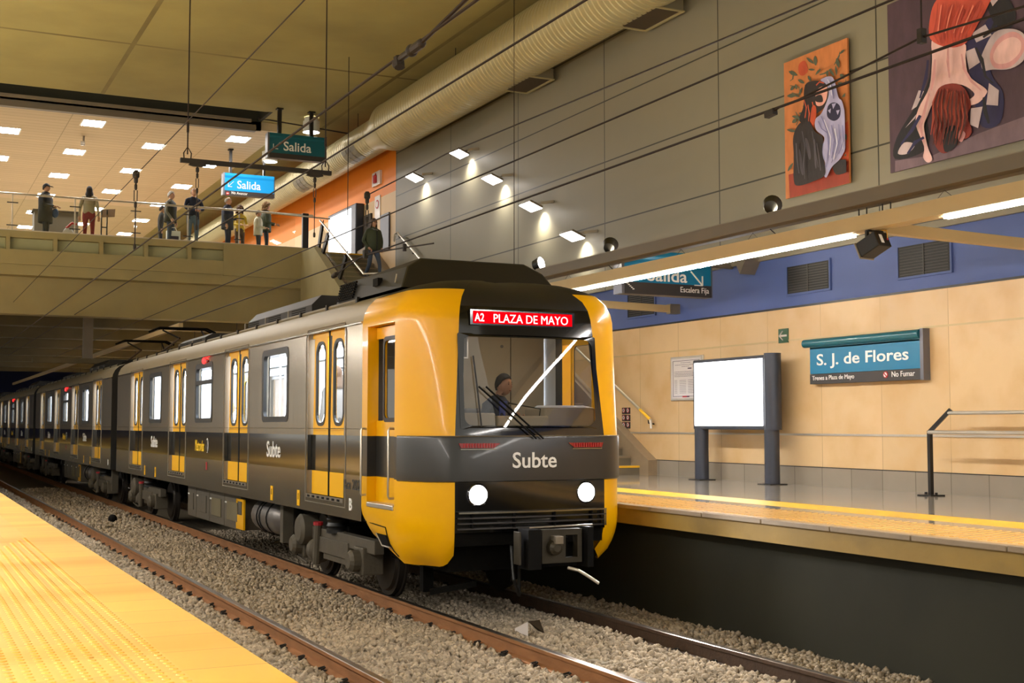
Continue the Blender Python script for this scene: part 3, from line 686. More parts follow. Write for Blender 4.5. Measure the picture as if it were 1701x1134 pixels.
mb = MB(); mb.box(XC-.99, XC-.93, yA+.55, yA+.72, 2.54, 2.63, 'black'); mb.build('hatch', pod)
mb = MB(); mb.tube([(XC-.97, yA+.02, 2.52), (XC-.95, yA+.03, 2.62)], .008, 'stainless', 6); mb.build('lifting_eye', pod)
# coupler and gear under the nose
cx = at(930, 908, 'Y', 11.6).x; mb = MB()
mb.ring([(cx-.23+.46*u, 11.55, -.50+.34*v) for u, v in ((0, 0), (.5, 0), (1, 0), (1, .5), (1, 1), (.5, 1), (0, 1), (0, .5))], [(cx+.04+.14*u, 11.55, -.45+.23*v) for u, v in ((0, 0), (.5, 0), (1, 0), (1, .5), (1, 1), (.5, 1), (0, 1), (0, .5))], 'coupler_metal', (0, .10, 0))
mb.lathe([(.085, 0), (.075, .06), (.04, .09)], (cx-.10, 11.55, -.34), (0, -1, 0), 'coupler_metal', 14)
mb.box(cx-.13, cx-.04, 11.44, 11.56, -.30, -.22, 'grey_metal')
mb.box(cx-.42, cx-.27, 11.48, 11.72, -.55, -.15, 'black'); mb.box(cx+.26, cx+.33, 11.48, 11.72, -.55, -.14, 'black'); mb.box(cx-.50, cx-.48, 11.52, 11.66, -.50, -.17, 'coupler_metal')
mb.tube([(cx-.4, 11.5, -.13), (cx+.33, 11.5, -.12)], .010, 'grey_metal', 6)
mb.tube([(cx+.05, 11.52, -.55), (cx+.12, 11.42, -.57), (cx+.22, 11.36, -.64), (cx+.30, 11.32, -.70)], .018, 'stainless', 7)
mb.box(cx-.12, cx+.12, 11.65, 12.6, -.5, -.25, 'under_dark'); mb.build('coupler', car1, bevel=.008)
mb = MB(); mb.box(XC-.85, XC+.85, 12.25, 13.9, -.62, -.05, 'under_dark'); mb.box(XC-.86, XC+.86, 12.02, 12.3, -.34, -.2, 'under_dark')
mb.tube([(XC-.2, 12.1, -.3), (XC-.22, 11.98, -.7), (XC-.1, 12.1, -.88), (XC, 12.3, -.5)], .02, 'rubber', 7)
mb.bar((XC-.9, 12.6, -.86), (XC-.5, 12.3, -.76), .05, .06, 'under_dark'); mb.box(XC-.86, XC-.74, 12.9, 13.0, -.90, -.6, 'under_dark')
mb.build('nose_underframe', car1)
# cab interior
mb = MB(); mb.box(XC-1.18, XC+1.18, 14.0, 14.05, .05, 2.12, 'cab_beige'); mb.box(XC-1.1, XC-.25, 13.8, 14.0, .05, 2.1, 'cab_grey')
for x, z in ((-.02, 1.86), (-.02, 1.12), (.6, 1.86)): mb.lathe([(.02, 0), (.02, .01)], (XC+x, 14.0, z), (0, -1, 0), 'cab_grey', 10)
for x in (-.08, .72): mb.box(XC+x-.004, XC+x+.004, 13.995, 14.0, .1, 2.1, 'black')
mb.box(XC-.08, XC+.72, 13.995, 14.0, .99, .997, 'black'); mb.box(XC-.1, XC-.05, 13.93, 14.0, 1.5, 1.62, 'cab_grey'); mb.build('cab_bulkhead', car1)
mb = MB(); mb.box(XC-.86, XC-.30, 12.25, 12.75, .1, 1.03, 'cab_beige'); mb.box(XC-.28, XC+.34, 12.25, 12.8, .1, 1.0, 'cab_beige'); mb.box(XC+.36, XC+1.0, 12.4, 12.9, .1, 1.09, 'cab_beige')
mb.prism([(XC+.36, 12.4, 1.09), (XC+1.0, 12.4, 1.09), (XC+.9, 12.5, 1.12), (XC+.46, 12.5, 1.12)], (0, .3, 0), 'lining'); mb.build('driver_desk', car1, bevel=.02)
mb = MB(); mb.tube([(XC+.34, 12.5, .95), (XC+.36, 12.5, 1.08), (XC+.15, 12.48, 1.11), (XC-.05, 12.46, 1.14)], [.006, .006, .006, .011], 'black', 6); mb.build('microphone', car1)
mb = MB(); mb.box(XC-.86, XC-.62, 12.3, 12.36, 1.62, 1.88, 'cab_grey'); mb.box(XC-.62, XC-.605, 12.29, 12.37, 1.61, 1.88, 'stainless'); mb.box(XC-.86, XC-.605, 12.29, 12.37, 1.605, 1.62, 'stainless'); mb.build('monitor', car1)
mb = MB(); mb.box(XC-.02, XC+.44, 13.35, 13.8, .42, .52, 'cab_grey'); mb.box(XC-.02, XC+.44, 13.72, 13.82, .52, 1.1, 'cab_grey'); mb.box(XC+.16, XC+.26, 13.5, 13.6, .05, .45, 'black'); mb.build('driver_seat', car1, bevel=.03)
mb = MB(); mb.box(XC+.25, XC+.65, 13.0, 13.3, 2.08, 2.11, 'cab_lamp'); mb.build('cab_ceiling_lamp', car1)
# ================================================================= the station: setting
XW, PE, PL = 12.4, 7.5, 1.30                                    # right wall, right and left platform edges
YN, YF = -8.0, 95.0
mb = MB(); mb.poly([(-14, YN, -1.268), (PE+.6, YN, -1.268), (PE+.6, YF, -1.268), (-14, YF, -1.268)], 'ballast_bed'); struct(mb, 'track_bed')
# right platform: slab with a recess underneath
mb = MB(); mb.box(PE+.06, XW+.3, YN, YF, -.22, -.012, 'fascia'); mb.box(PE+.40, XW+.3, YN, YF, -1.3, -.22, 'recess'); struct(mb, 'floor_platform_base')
mb = MB(); mb.box(8.55, 8.86, YN, YF, -.012, 0, 'floor_grey'); mb.box(9.42, XW, YN, YF, -.012, 0, 'floor_grey'); struct(mb, 'floor')
mb = MB(); mb.box(8.86, 9.42, YN, YF, -.012, .001, 'stripe_yellow'); tag(mb.build('safety_stripe'), kind='structure')
mb = MB(); mb.box(PE+.10, 8.55, YN, YF, -.012, .002, 'tact_right')
for k in range(int((24-4)/.1)): mb.bar((8.5, 4+k*.1, .003), (PE+.2, 3.75+k*.1, .003), .038, .012, 'tact_right')
struct(mb, 'tactile_border')
mb = MB()
for k in range(30): mb.box(PE, PE+.10, 2+k*1.0+.006, 3+k*1.0-.006, -.045, .002, 'coping')
struct(mb, 'trim_1', bevel=.008)
# left platform
mb = MB(); mb.box(-14, .98, YN, YF, -.2, 0, 'tact_left')
for iy in range(int((16-3.6)/.062)):
    for ix in range(44):
        x, y = .955-ix*.062, 3.6+iy*.062; n_ = 7 if y < 9 else 5
        if x < .27*y-2.0: continue
        mb.lathe([(.0175, 0), (.014, .003), (.008, .004)], (x, y, 0), (0, 0, 1), 'tact_left', n_)
struct(mb, 'floor_tactile_left')
mb = MB(); mb.box(.98, PL, YN, YF, -.2, 0, 'tact_edge')
struct(mb, 'floor_edge_left')
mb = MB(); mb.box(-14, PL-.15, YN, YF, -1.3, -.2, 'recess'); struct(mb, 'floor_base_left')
# right wall in three bands
mb = MB(); mb.box(XW, XW+.3, YN, 33.0, 0, 2.71, 'stone_wall'); struct(mb, 'wall_right')
mb = MB(); mb.box(XW-.012, XW, YN, 19.62, 0, .27, 'granite'); mb.box(XW-.014, XW, YN, 19.62, .27, .282, 'post_black'); struct(mb, 'baseboard_right')
mb = MB(); mb.box(XW-.012, XW, YN, 20.9, .745, .775, 'stainless'); struct(mb, 'trim_2')
mb = MB(); mb.box(XW-.008, XW, YN, 24, 2.195, 2.22, 'rail_cream'); struct(mb, 'trim_3')
mb = MB(); mb.box(XW+.05, XW+.3, YN, 33.0, 2.71, 3.52, 'blue_wall'); mb.box(XW-.01, XW+.05, YN, 33, 2.70, 2.73, 'post_black'); struct(mb, 'wall_right_blue_band')
mb = MB(); mb.box(XW, XW+.3, YN, 33.0, 3.52, 9.8, 'grey_panels'); struct(mb, 'wall_right_upper')
mb = MB(); mb.box(XW+.02, XW+.3, 33.0, YF, 0, 7.45, 'cream_wall'); struct(mb, 'wall_right_hall')
mb = MB(); mb.box(XW+.02, XW+.3, 33.0, YF, 7.45, 9.8, 'orange_wall'); struct(mb, 'wall_right_orange')
# ceilings
mb = MB(); mb.box(-16, XW+.3, YN-4, 34.9, 9.75, 10.1, 'ceiling_conc')
mb.prism([(-16, 34.9, 9.75), (-16, 35.35, 9.85), (-16, 35.6, 10.1), (-16, 34.9, 10.1)], (25.4, 0, 0), 'ceiling_conc'); mb.box(9.4, XW+.3, 34.9, YF, 9.75, 10.1, 'ceiling_conc'); struct(mb, 'ceiling')
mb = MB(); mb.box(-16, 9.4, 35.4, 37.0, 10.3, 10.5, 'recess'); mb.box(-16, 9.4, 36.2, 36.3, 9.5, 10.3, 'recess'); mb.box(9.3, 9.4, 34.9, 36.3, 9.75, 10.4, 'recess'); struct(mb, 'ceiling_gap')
mb = MB(); mb.box(-16, 9.0, 35.75, 35.85, 9.62, 9.70, 'grey_metal'); mb.box(-16, 9.2, 36.0, 36.2, 9.42, 9.60, 'beam_grey'); struct(mb, 'trim_4')
mb = MB(); mb.box(-16, 10.0, 36.2, YF, 9.5, 9.745, 'mezz_ceiling'); struct(mb, 'ceiling_mezzanine')
# mezzanine deck over the tracks
BY = 36.0
mb = MB(); mb.box(-16, 10.78, BY, BY+.25, 5.90, 6.08, 'mezz_conc'); mb.box(-16, XW, BY+.25, YF, 5.60, 5.86, 'mezz_floor')
mb.box(-16, 10.78, BY+.22, BY+.30, 5.55, 5.9, 'mezz_panel'); mb.box(-16, 10.78, BY-.05, BY+.5, 5.18, 5.57, 'mezz_conc')
mb.box(-16, 11.2, BY+.02, BY+1.6, 4.9, 5.2, 'mezz_conc'); struct(mb, 'mezzanine_slab')
mb = MB(); mb.box(8.3, 10.78, BY-.06, BY+.02, 5.16, 6.08, 'mezz_conc')
mb.prism([(-16, BY+.4, 5.2), (-16, BY+.9, 3.93), (-16, BY+1.5, 3.93), (-16, BY+1.6, 5.2)], (27.2, 0, 0), 'mezz_conc'); struct(mb, 'mezzanine_beam')
mb = MB()
for k in range(24):
    x = 2.57+(k-12)*.585*2.04
    if x < 8.3: mb.box(x-.05, x+.05, BY-.04, BY+.25, 5.55, 5.92, 'mezz_conc')
struct(mb, 'trim_5')
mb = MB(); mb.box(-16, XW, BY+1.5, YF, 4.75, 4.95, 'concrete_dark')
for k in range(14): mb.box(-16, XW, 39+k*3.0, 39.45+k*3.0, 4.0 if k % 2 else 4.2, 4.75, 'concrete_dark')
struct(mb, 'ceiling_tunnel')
for k, (x, y) in enumerate(((5.3, 41.0), (4.4, 58), (4.4, 74))):
    if k: continue
    mb = MB(); mb.box(x-.14, x+.14, y-.14, y+.14, 2.95, 4.8, 'grey_metal'); mb.box(x-1.6, x+1.6, y-.2, y+.2, 2.8, 2.95, 'concrete_dark'); struct(mb, 'column')
mb = MB(); mb.box(-16, XW, YF-.2, YF, -1.3, 9.8, 'far_blue'); struct(mb, 'wall_far')
# staircase along the right wall from the platform to the mezzanine
SX0, SX1 = 10.8, 12.2
steps = []; y, z = 19.85, 0.0
for k in range(35):
    z += .167; steps.append((y, z)); y += .3
    if k in (11, 22): y += 2.4 if k == 11 else 2.35
mb = MB()
for i, (y, z) in enumerate(steps):
    ye = steps[i+1][0] if i+1 < len(steps) else 36.3
    mb.box(SX0, SX1, y, ye+.02, max(-.02, z-.45), z, 'step_stone'); mb.box(SX0, SX1, y-.012, y+.03, z-.035, z+.001, 'stripe_yellow' if i in (0, 34) else 'coping')
struct(mb, 'staircase')
S_ = lambda i, d: (steps[i][0], steps[i][1]+d)
mb = MB(); outl = [(19.55, 0), (19.55, .27), (19.85, .42), S_(11, .26), S_(12, .10), S_(22, .26), S_(23, .10), S_(34, .26), (36.3, 6.0), (36.3, 0)]
mb.prism([(SX1, a, b) for a, b in outl], (.2, 0, 0), 'coping'); struct(mb, 'stringer_right')
mb = MB(); outl = [(20.8, 0), S_(0, .3), S_(11, .12), S_(12, .05), S_(22, .12), S_(23, .05), S_(34, .15), (36.0, 6.0), (36.0, 4.0), (34.2, 4.2), S_(23, -.75), S_(22, -.6), S_(12, -.75), S_(11, -.6), (22.4, 0)]
mb.prism([(SX0-.22, a, b) for a, b in outl], (.22, 0, 0), 'mezz_conc'); struct(mb, 'stringer_left')

# rails
def rail(x, y0, y1, label, body):
    t = thing('rail', label, 'rail', (x, y0, -1.27), 'running rails of the two tracks')
    prof = [(-.07, -1.27), (-.07, -1.255), (-.012, -1.235), (-.010, -1.145), (-.036, -1.135), (-.036, -1.105), (-.030, -1.100), (.030, -1.100), (.036, -1.105), (.036, -1.135), (.010, -1.145), (.012, -1.235), (.07, -1.255), (.07, -1.27)]
    mb = MB(); n = len(prof); a = [(x+p, y0, z) for p, z in prof]; b = [(x+p, y1, z) for p, z in prof]
    mb.mesh(a+b, [(i+1, i, i+n, i+n+1) for i in range(n-1)], body); mb.mi[6] = mb.k('rail_top'); mb.mi[5] = mb.k('rail_top'); mb.mi[7] = mb.k('rail_top')
    mb.build('rail_profile', t)
    c0 = None
    for k in range(46):
        y = 4.1+k*.62
        for s in (-1, 1):
            if s == 1 and x < 6: continue
            if c0 is None:
                mb = MB(); mb.box(x-.11, x-.05, y-.045, y+.045, -1.268, -1.235, 'clip'); mb.tube([(x-.105, y-.035, -1.23), (x-.06, y-.02, -1.215), (x-.05, y+.02, -1.215), (x-.105, y+.035, -1.228)], .009, 'clip', 6)
                c0 = mb.build('rail_clip', t); cx_, cy_ = x, y
            else:
                c = c0.copy(); COL.objects.link(c); c.parent = t; c.location = (0 if s < 0 else .18, y-cy_, R.uniform(-.008, .008)); c.rotation_euler.z = 0
    return t
rail(3.52, 2, 90, 'rusty rail nearest to the yellow platform edge in front', 'rust')
rail(2.08, 2, 90, 'rail hidden beside the front platform edge', 'rust')
rail(5.30, 2, 90, 'rusty rail under the wheels on the left side of the train', 'rust')
rail(6.80, 2, 90, 'dark rail on the far side of the track, beside the right platform wall', 'rail_dark')
# sleepers, mostly buried
s0 = None
for tx in (2.8, 6.04):
    for k in range(30):
        y = 4.1+k*.62
        if s0 is None:
            mb = MB(); mb.box(tx-1.2, tx+1.2, y-.12, y+.12, -1.40, -1.262, 'sleeper')
            s0 = mb.build('railway_sleeper', base=(tx, y, -1.40)); tag(s0, 'concrete sleeper sunk in the ballast under a track', 'sleeper', 'sleepers buried in the ballast'); bx, by = tx, y
        else:
            c = s0.copy(); COL.objects.link(c); c.location = (tx, y, -1.40)
# ballast stones
def stones(n, x0, x1, y0, y1, z, r0, r1, avoid, rng):
    ico = np.array([(0, 0, -1), (.72, -.53, -.45), (-.28, -.85, -.45), (-.89, 0, -.45), (-.28, .85, -.45), (.72, .53, -.45), (.28, -.85, .45), (-.72, -.53, .45), (-.72, .53, .45), (.28, .85, .45), (.89, 0, .45), (0, 0, 1)])
    fc = np.array([(0, 1, 2), (1, 0, 5), (0, 2, 3), (0, 3, 4), (0, 4, 5), (1, 5, 10), (2, 1, 6), (3, 2, 7), (4, 3, 8), (5, 4, 9), (1, 10, 6), (2, 6, 7), (3, 7, 8), (4, 8, 9), (5, 9, 10), (6, 10, 11), (7, 6, 11), (8, 7, 11), (9, 8, 11), (10, 9, 11)])
    x = rng.uniform(x0, x1, n); y = y0+(y1-y0)*rng.uniform(0, 1, n)**1.25
    keep = np.ones(n, bool)
    for ax in avoid: keep &= np.abs(x-ax) > .085
    x, y = x[keep], y[keep]; n = len(x)
    r = rng.uniform(r0, r1, n); vs = ico[None]*(1+rng.uniform(-.20, .20, (n, 12, 1)))*r[:, None, None]*rng.uniform(.6, 1.3, (n, 1, 3))
    a = rng.uniform(0, 6.28, n); ca, sa = np.cos(a)[:, None], np.sin(a)[:, None]
    X_, Y_ = vs[..., 0]*ca-vs[..., 1]*sa, vs[..., 0]*sa+vs[..., 1]*ca
    hump = .012*np.sin(x*3.1)+.010*np.sin(y*2.3+x)
    zz = z+hump+rng.uniform(-.02, .018, n)
    return np.stack([X_+x[:, None], Y_+y[:, None], vs[..., 2]+zz[:, None]], -1).reshape(-1, 3), (fc[None]+12*np.arange(n)[:, None, None]).reshape(-1, 3)
rng = np.random.default_rng(5); vv, ff, o_ = [], [], 0
for n, x0, x1, y0, y1 in ((52000, 1.35, 7.85, 3.2, 13), (30000, 3.0, 7.88, 12, 26), (7000, 1.3, 5.4, 24, 46)):
    v_, f_ = stones(n, x0, x1, y0, y1, -1.252, .018 if y0 < 20 else .03, .036 if y0 < 20 else .055, (2.08, 3.52, 5.30, 6.80), rng); vv.append(v_); ff.append(f_+o_); o_ += len(v_)
vv = np.concatenate(vv); ff = np.concatenate(ff); me = bpy.data.meshes.new('ballast')
me.vertices.add(len(vv)); me.vertices.foreach_set('co', vv.ravel()); me.loops.add(ff.size); me.loops.foreach_set('vertex_index', ff.ravel().astype(np.int32))
me.polygons.add(len(ff)); me.polygons.foreach_set('loop_start', np.arange(0, ff.size, 3, dtype=np.int32)); me.update(calc_edges=True); me.materials.append(M['ballast'])
bo = bpy.data.objects.new('ballast_gravel', me); COL.objects.link(bo); tag(bo, 'loose grey brown track ballast between and beside the rails', 'gravel', kind='stuff')
# ================================================================= fittings and things of the station
# ---- light rail over the right platform, its cable tray and wall arms (and the twin rail over the left platform)
BX, BZ = 9.2, 2.95
def light_rail(bx, label, y0, y1, gap=None, tubelen=1.52):
    t = thing('light_rail', label, 'lamp', (bx, y0, BZ), None)
    mb = MB(); mb.prism([(bx-.09, y0, BZ+.16), (bx-.09, y0, BZ), (bx-.05, y0, BZ-.015), (bx+.05, y0, BZ-.015), (bx+.09, y0, BZ), (bx+.09, y0, BZ+.16)], (0, y1-y0, 0), 'rail_cream'); mb.build('housing', t)
    y = y0+.05
    while y+tubelen < y1:
        if gap and y < gap[1] and y+tubelen > gap[0]: y = gap[1]
        mb = MB(); mb.box(bx-.036, bx+.036, y+.02, y+tubelen-.02, BZ-.036, BZ-.011, 'tube_light'); mb.build('tube_lamp', t); y += tubelen
    return t
lr = light_rail(BX, 'long cream light rail with bright tubes over the right platform', -6.0, 19.8, (9.95, 10.55))
light_rail(-1.0, 'light rail with tubes hung over the near yellow platform', -5.0, 34.0)
lq = light_rail(BX, 'unseen light rail added under the mezzanine to brighten the tunnel', 37.5, 75)  # added behind the train to throw light on the tunnel underside
for y in range(38, 76, 6): mb = MB(); mb.tube([(BX, y, BZ+.15), (BX, y, 4.76)], .012, 'post_black', 5); mb.build('hanger_rod', lq)
mb = MB(); mb.prism([(BX-.12, 4.0, 3.22), (BX-.12, 4.0, 3.36), (BX+.12, 4.0, 3.36), (BX+.12, 4.0, 3.22), (BX+.06, 4.0, 3.20), (BX-.06, 4.0, 3.20)], (0, 14.2, 0), 'beam_grey')
tray = mb.build('cable_tray', base=(BX, 11, 3.2)); tag(tray, 'grey beam running above the cream light rail on the right', 'beam')
mb = MB()
for k in range(9):
    y = 4.6+k*1.55
    if abs(y-10.4) < .5: continue
    for d in (-.12, .12): mb.tube([(BX, y, 3.2), (BX, y+d, BZ+.16)], .003, 'wire', 4, False)
mb.build('suspension_wire', tray)
for y in (10.0, 10.12, 10.36, 10.48): mb = MB(); mb.tube([(BX, y, 3.21), (BX, y, BZ+.15)], .008, 'post_black', 5); mb.build('hanger_rod', tray)
for i, (y, lb) in enumerate(((10.42, 'cream arm from the light rail to the wall beside the black box light'), (18.92, 'cream arm reaching the blue wall just right of the train cab'))):
    mb = MB(); mb.bar((BX+.09, y, BZ+.06), (XW-.1, y, BZ+.0), .10, .12, 'rail_cream'); mb.bar((XW-.15, y, BZ+.0), (XW+.05, y, BZ+.0), .14, .17, 'grey_metal')
    o = mb.build('support_arm', base=(XW, y, BZ)); tag(o, lb, 'bracket', 'arms of the light rail')
mb = MB(); p = at(1255, 444, 'X', XW+.05); mb.prism([(XW+.05, p.y-.16, p.z+.12), (XW+.05, p.y+.16, p.z+.12), (XW+.05, p.y+.02, p.z-.12)], (-.3, 0, 0), 'grey_metal'); tag(mb.build('wall_bracket', base=p), 'dark wedge bracket on the blue wall right of the exit sign', 'bracket')
# black box light hung in the gap of the tubes
t = thing('box_light', 'black box spotlight hanging from the gap between two tubes', 'lamp', (BX, 10.25, BZ-.02))
c = V((BX-.02, 10.25, BZ-.17)); ax = V((-.15, .9, -.40)).normalized(); sx = ax.cross(V((0, 0, 1))).normalized(); sz = sx.cross(ax)
mb = MB(); mb.bar(c-ax*.14, c+ax*.12, .21, .17, 'post_black'); mb.bar(c+ax*.12, c+ax*.14, .23, .19, 'grey_metal'); mb.build('lamp_body', t, bevel=.01)
mb = MB(); q = c-ax*.143; mb.poly([q-sx*.05-sz*.05, q+sx*.0-sz*.05, q+sx*.0+sz*.05, q-sx*.05+sz*.05], 'white_paint'); mb.ball(q+sx*.07, .012, 'red_paint', 8, 6); mb.tube([q+sx*.07, q+sx*.06+V((0, 0, .09)), (BX, 10.25, BZ)], .005, 'yellow', 5); mb.build('back_plate', t)
mb = MB(); mb.bar((BX-.1, 10.25, BZ-.02), (BX+.1, 10.25, BZ-.02), .05, .02, 'post_black')
for d in (-.1, .1): mb.bar((BX+d, 10.25, BZ-.02), (BX+d, 10.25, BZ-.16), .03, .03, 'post_black')
mb.build('bracket', t)
# spotlights on the tray
for (px, py, dz, lb, tgt, pw) in ((893, 447, 0, 'small spotlight with lit face at the far end of the grey beam', (12.3, 13.0, 4.6), UPL), (1013, 428, 0, 'small black spotlight on the grey beam left of the exit sign', (12.3, 19, 6.5), 60), (1282, 364, 0, 'black spotlight on the grey beam below the tall red painting', (12.35, 14.9, 5.3), SPOT)):
    p = at(px, py, 'X', BX); p.z = 3.47; t = thing('spotlight', lb, 'lamp', (p.x, p.y, 3.36), 'spotlights on the grey beam')
    d = (V(tgt)-p).normalized(); mb = MB(); mb.lathe([(.035, -.08), (.08, -.06), (.105, .05), (.115, .07)], p, d, 'post_black', 18); mb.build('lamp_head', t, smooth=True)
    mb = MB(); mb.lathe([(.105, .071), (.01, .082)], p, d, 'lamp_white', 18); mb.build('lamp_lens', t)
    mb = MB(); mb.tube([(p.x, p.y, 3.36), (p.x, p.y, 3.42)], .012, 'post_black', 6); mb.bar((p.x-.06, p.y, 3.42), (p.x+.06, p.y, 3.42), .02, .012, 'post_black'); mb.bar((p.x-.06, p.y, 3.42), (p.x-.06, p.y, 3.49), .02, .01, 'post_black'); mb.build('yoke', t)
    mb = MB(); mb.tube([(p.x+.03, p.y, 3.42), (p.x-.03, p.y+.15, 3.3), (p.x+.02, p.y-.02, 3.15), (p.x, p.y-.1, BZ+.16)], .007, 'wire', 5); mb.build('cable', t)
    L = bpy.data.lights.new('spotlight_beam', 'SPOT'); L.energy = pw; L.spot_size = math.radians(75); L.spot_blend = .8; L.color = (1, .86, .62); L.shadow_soft_size = .08
    lo = bpy.data.objects.new('spotlight_beam', L); COL.objects.link(lo); lo.parent = t; lo.location = p+d*.09-V((p.x, p.y, 3.36)); lo.rotation_euler = d.to_track_quat('-Z', 'Y').to_euler()
# hidden fill strips added on top of both rails to brighten the concrete ceiling
def fill_light(x, y0, y1, z, label, w=.045):
    mb = MB(); mb.box(x-.05, x+.05, y0, y1, z, z+.03, 'grey_metal'); mb.poly([(x-w, y0, z+.031), (x+w, y0, z+.031), (x+w, y1, z+.031), (x-w, y1, z+.031)], 'fill_light'); tag(mb.build('fill_light', base=(x, y0, z)), label, 'lamp', 'added fill lights brightening the ceiling')
fill_light(BX, 5, 18, 3.36, 'unseen fill strip added on top of the grey beam on the right', .018); fill_light(-1.0, -4, 33, 3.12, 'unseen fill strip added on the light rail over the near platform', .06)

# ---- floodlights on the grey wall along the stairs
for i, (px, py, lb) in enumerate(((689, 295, 'leftmost white floodlight on the grey wall, beside the orange wall'), (763, 255, 'topmost white floodlight on the grey wall, under the round duct'), (818, 298, 'middle white floodlight of the row stepping down the grey wall'), (882, 343, 'white floodlight second from the bottom of the row on the grey wall'), (951, 392, 'lowest white floodlight on the grey wall, near the train roof'))):
    p = at(px, py, 'X', XW-.32); t = thing('wall_floodlight', lb, 'lamp', (XW, p.y, p.z), 'floodlights stepping down the grey wall')
    mb = MB(); mb.bar(p+V((-.15, 0, .08)), p+V((.15, 0, -.04)), .54, .05, 'grey_metal'); mb.build('lamp_housing', t, bevel=.015)
    mb = MB(); mb.prism([(p.x-.16, p.y-.25, p.z+.045), (p.x+.13, p.y-.25, p.z-.075), (p.x+.13, p.y+.25, p.z-.075), (p.x-.16, p.y+.25, p.z+.045)], (.01, 0, .02), 'lamp_white'); mb.build('lamp_lens', t)
    mb = MB(); mb.bar(p+V((.1, -.3, .04)), (XW, p.y-.45, p.z+.06), .08, .05, 'grey_metal'); mb.bar(p+V((.1, -.1, .05)), p+V((.12, -.32, .05)), .06, .04, 'grey_metal'); mb.build('bracket', t)
    L = bpy.data.lights.new('flood_beam', 'SPOT'); L.energy = 80; L.spot_size = math.radians(120); L.spot_blend = 1.0; L.color = (1, .93, .74); L.shadow_soft_size = .06
    lo = bpy.data.objects.new('flood_beam', L); COL.objects.link(lo); lo.parent = t; lo.location = (p.x-XW+.19, 0, -.10); lo.rotation_euler = V((.35, 0, -1)).to_track_quat('-Z', 'Y').to_euler()

# ---- round duct under the ceiling
DX, DZ = 11.62, 8.78
def duct(r, y0, y1, pitch):
    mb = MB(); prof = []; y = y0
    while y < y1:
        prof += [(r, y), (r, y+pitch*.72), (r-.018, y+pitch*.80), (r-.018, y+pitch*.92)]; y += pitch
    mb.lathe(prof, (DX, 0, DZ), (0, 1, 0), 'duct', 40, False); return mb
t = thing('ventilation_duct', 'big round ribbed duct running under the ceiling along the grey wall', 'duct', (DX, 20, 9.75))
duct(.64, 4, 31.0, .16).build('duct_section', t, smooth=True, angle=30); duct(.47, 32.1, 62, .16).build('duct_section', t, smooth=True, angle=30)
mb = MB(); mb.lathe([(.645, 30.9), (.65, 31.2), (.48, 31.9), (.475, 32.2)], (DX, 0, DZ), (0, 1, 0), 'duct', 40, False); mb.build('duct_reducer', t, smooth=True)
for k, y in enumerate((19.0, 23.9)):
    mb = MB(); mb.prism([(DX+.02, y-.62, DZ-.62), (DX+.02, y+.62, DZ-.62), (DX+.02, y+.62, DZ-.40), (DX+.02, y-.62, DZ-.40)], (.62, 0, 0), 'duct_grey'); mb.box(DX+.08, DX+.58, y-.56, y+.56, DZ-.63, DZ-.615, 'dark_brown'); mb.ring([(DX+a, y+b, DZ-.64) for a, b in ((.0, -.64), (.66, -.64), (.66, .64), (.0, .64))], [(DX+a, y+b, DZ-.64) for a, b in ((.05, -.59), (.61, -.59), (.61, .59), (.05, .59))], 'duct', (0, 0, .02)); mb.build('duct_outlet', t)
for y in (33.6, 38.5):
    mb = MB()
    for k in range(5): mb.lathe([(.474, y-.5+k*.2), (.482, y-.49+k*.2), (.482, y-.33+k*.2), (.474, y-.32+k*.2)], (DX, 0, DZ), (0, 1, 0), 'duct_grey', 40, False)
    vs, fs = [], []
    mb = MB(); q = [(math.radians(a)) for a in (200, 215, 230, 245, 260)]
    for a, b in zip(q, q[1:]):
        for y0, y1, m in ((y-.55, y-.2, 'duct_grey'), (y-.16, y+.16, 'beam_grey'), (y+.2, y+.55, 'duct_grey')):
            f = lambda w, yy: (DX+.485*math.cos(w), yy, DZ+.485*math.sin(w)); mb.poly([f(a, y0), f(b, y0), f(b, y1), f(a, y1)], m)
    mb.build('duct_grille', t)
for y in (12, 19.5, 27, 34): mb = MB(); mb.tube([(DX, y, 9.75), (DX, y, DZ+.5)], .01, 'wire', 5); mb.build('duct_hanger', t)

# ---- vents in the blue band
for y0, y1, lb in ((12.42, 13.38, 'rightmost black ventilation grille in the blue wall, below the arm'), (14.83, 15.81, 'middle black ventilation grille in the blue wall'), (19.66, 20.60, 'ventilation grille in the blue wall below the exit sign')):
    t = thing('ventilation_grille', lb, 'vent', (XW+.05, (y0+y1)/2, 2.92), 'grilles in the blue wall'); X = XW+.05
    mb = MB(); mb.box(X-.02, X, y0, y1, 2.93, 3.35, 'vent_black')
    for k in range(10): mb.box(X-.028, X-.02, y0+.03, y1-.03, 2.955+k*.04, 2.965+k*.04, 'sign_dark')
    mb.box(X-.03, X-.02, (y0+y1)/2-.01, (y0+y1)/2+.01, 2.93, 3.35, 'sign_dark'); mb.build('louvre', t)
    mb = MB(); mb.ring([(X-.03, a, z) for a, z in ((y0-.03, 2.90), (y1+.03, 2.90), (y1+.03, 3.38), (y0-.03, 3.38))], [(X-.03, a, z) for a, z in ((y0, 2.93), (y1, 2.93), (y1, 3.35), (y0, 3.35))], 'blue_wall', (.03, 0, 0)); mb.build('vent_frame', t)

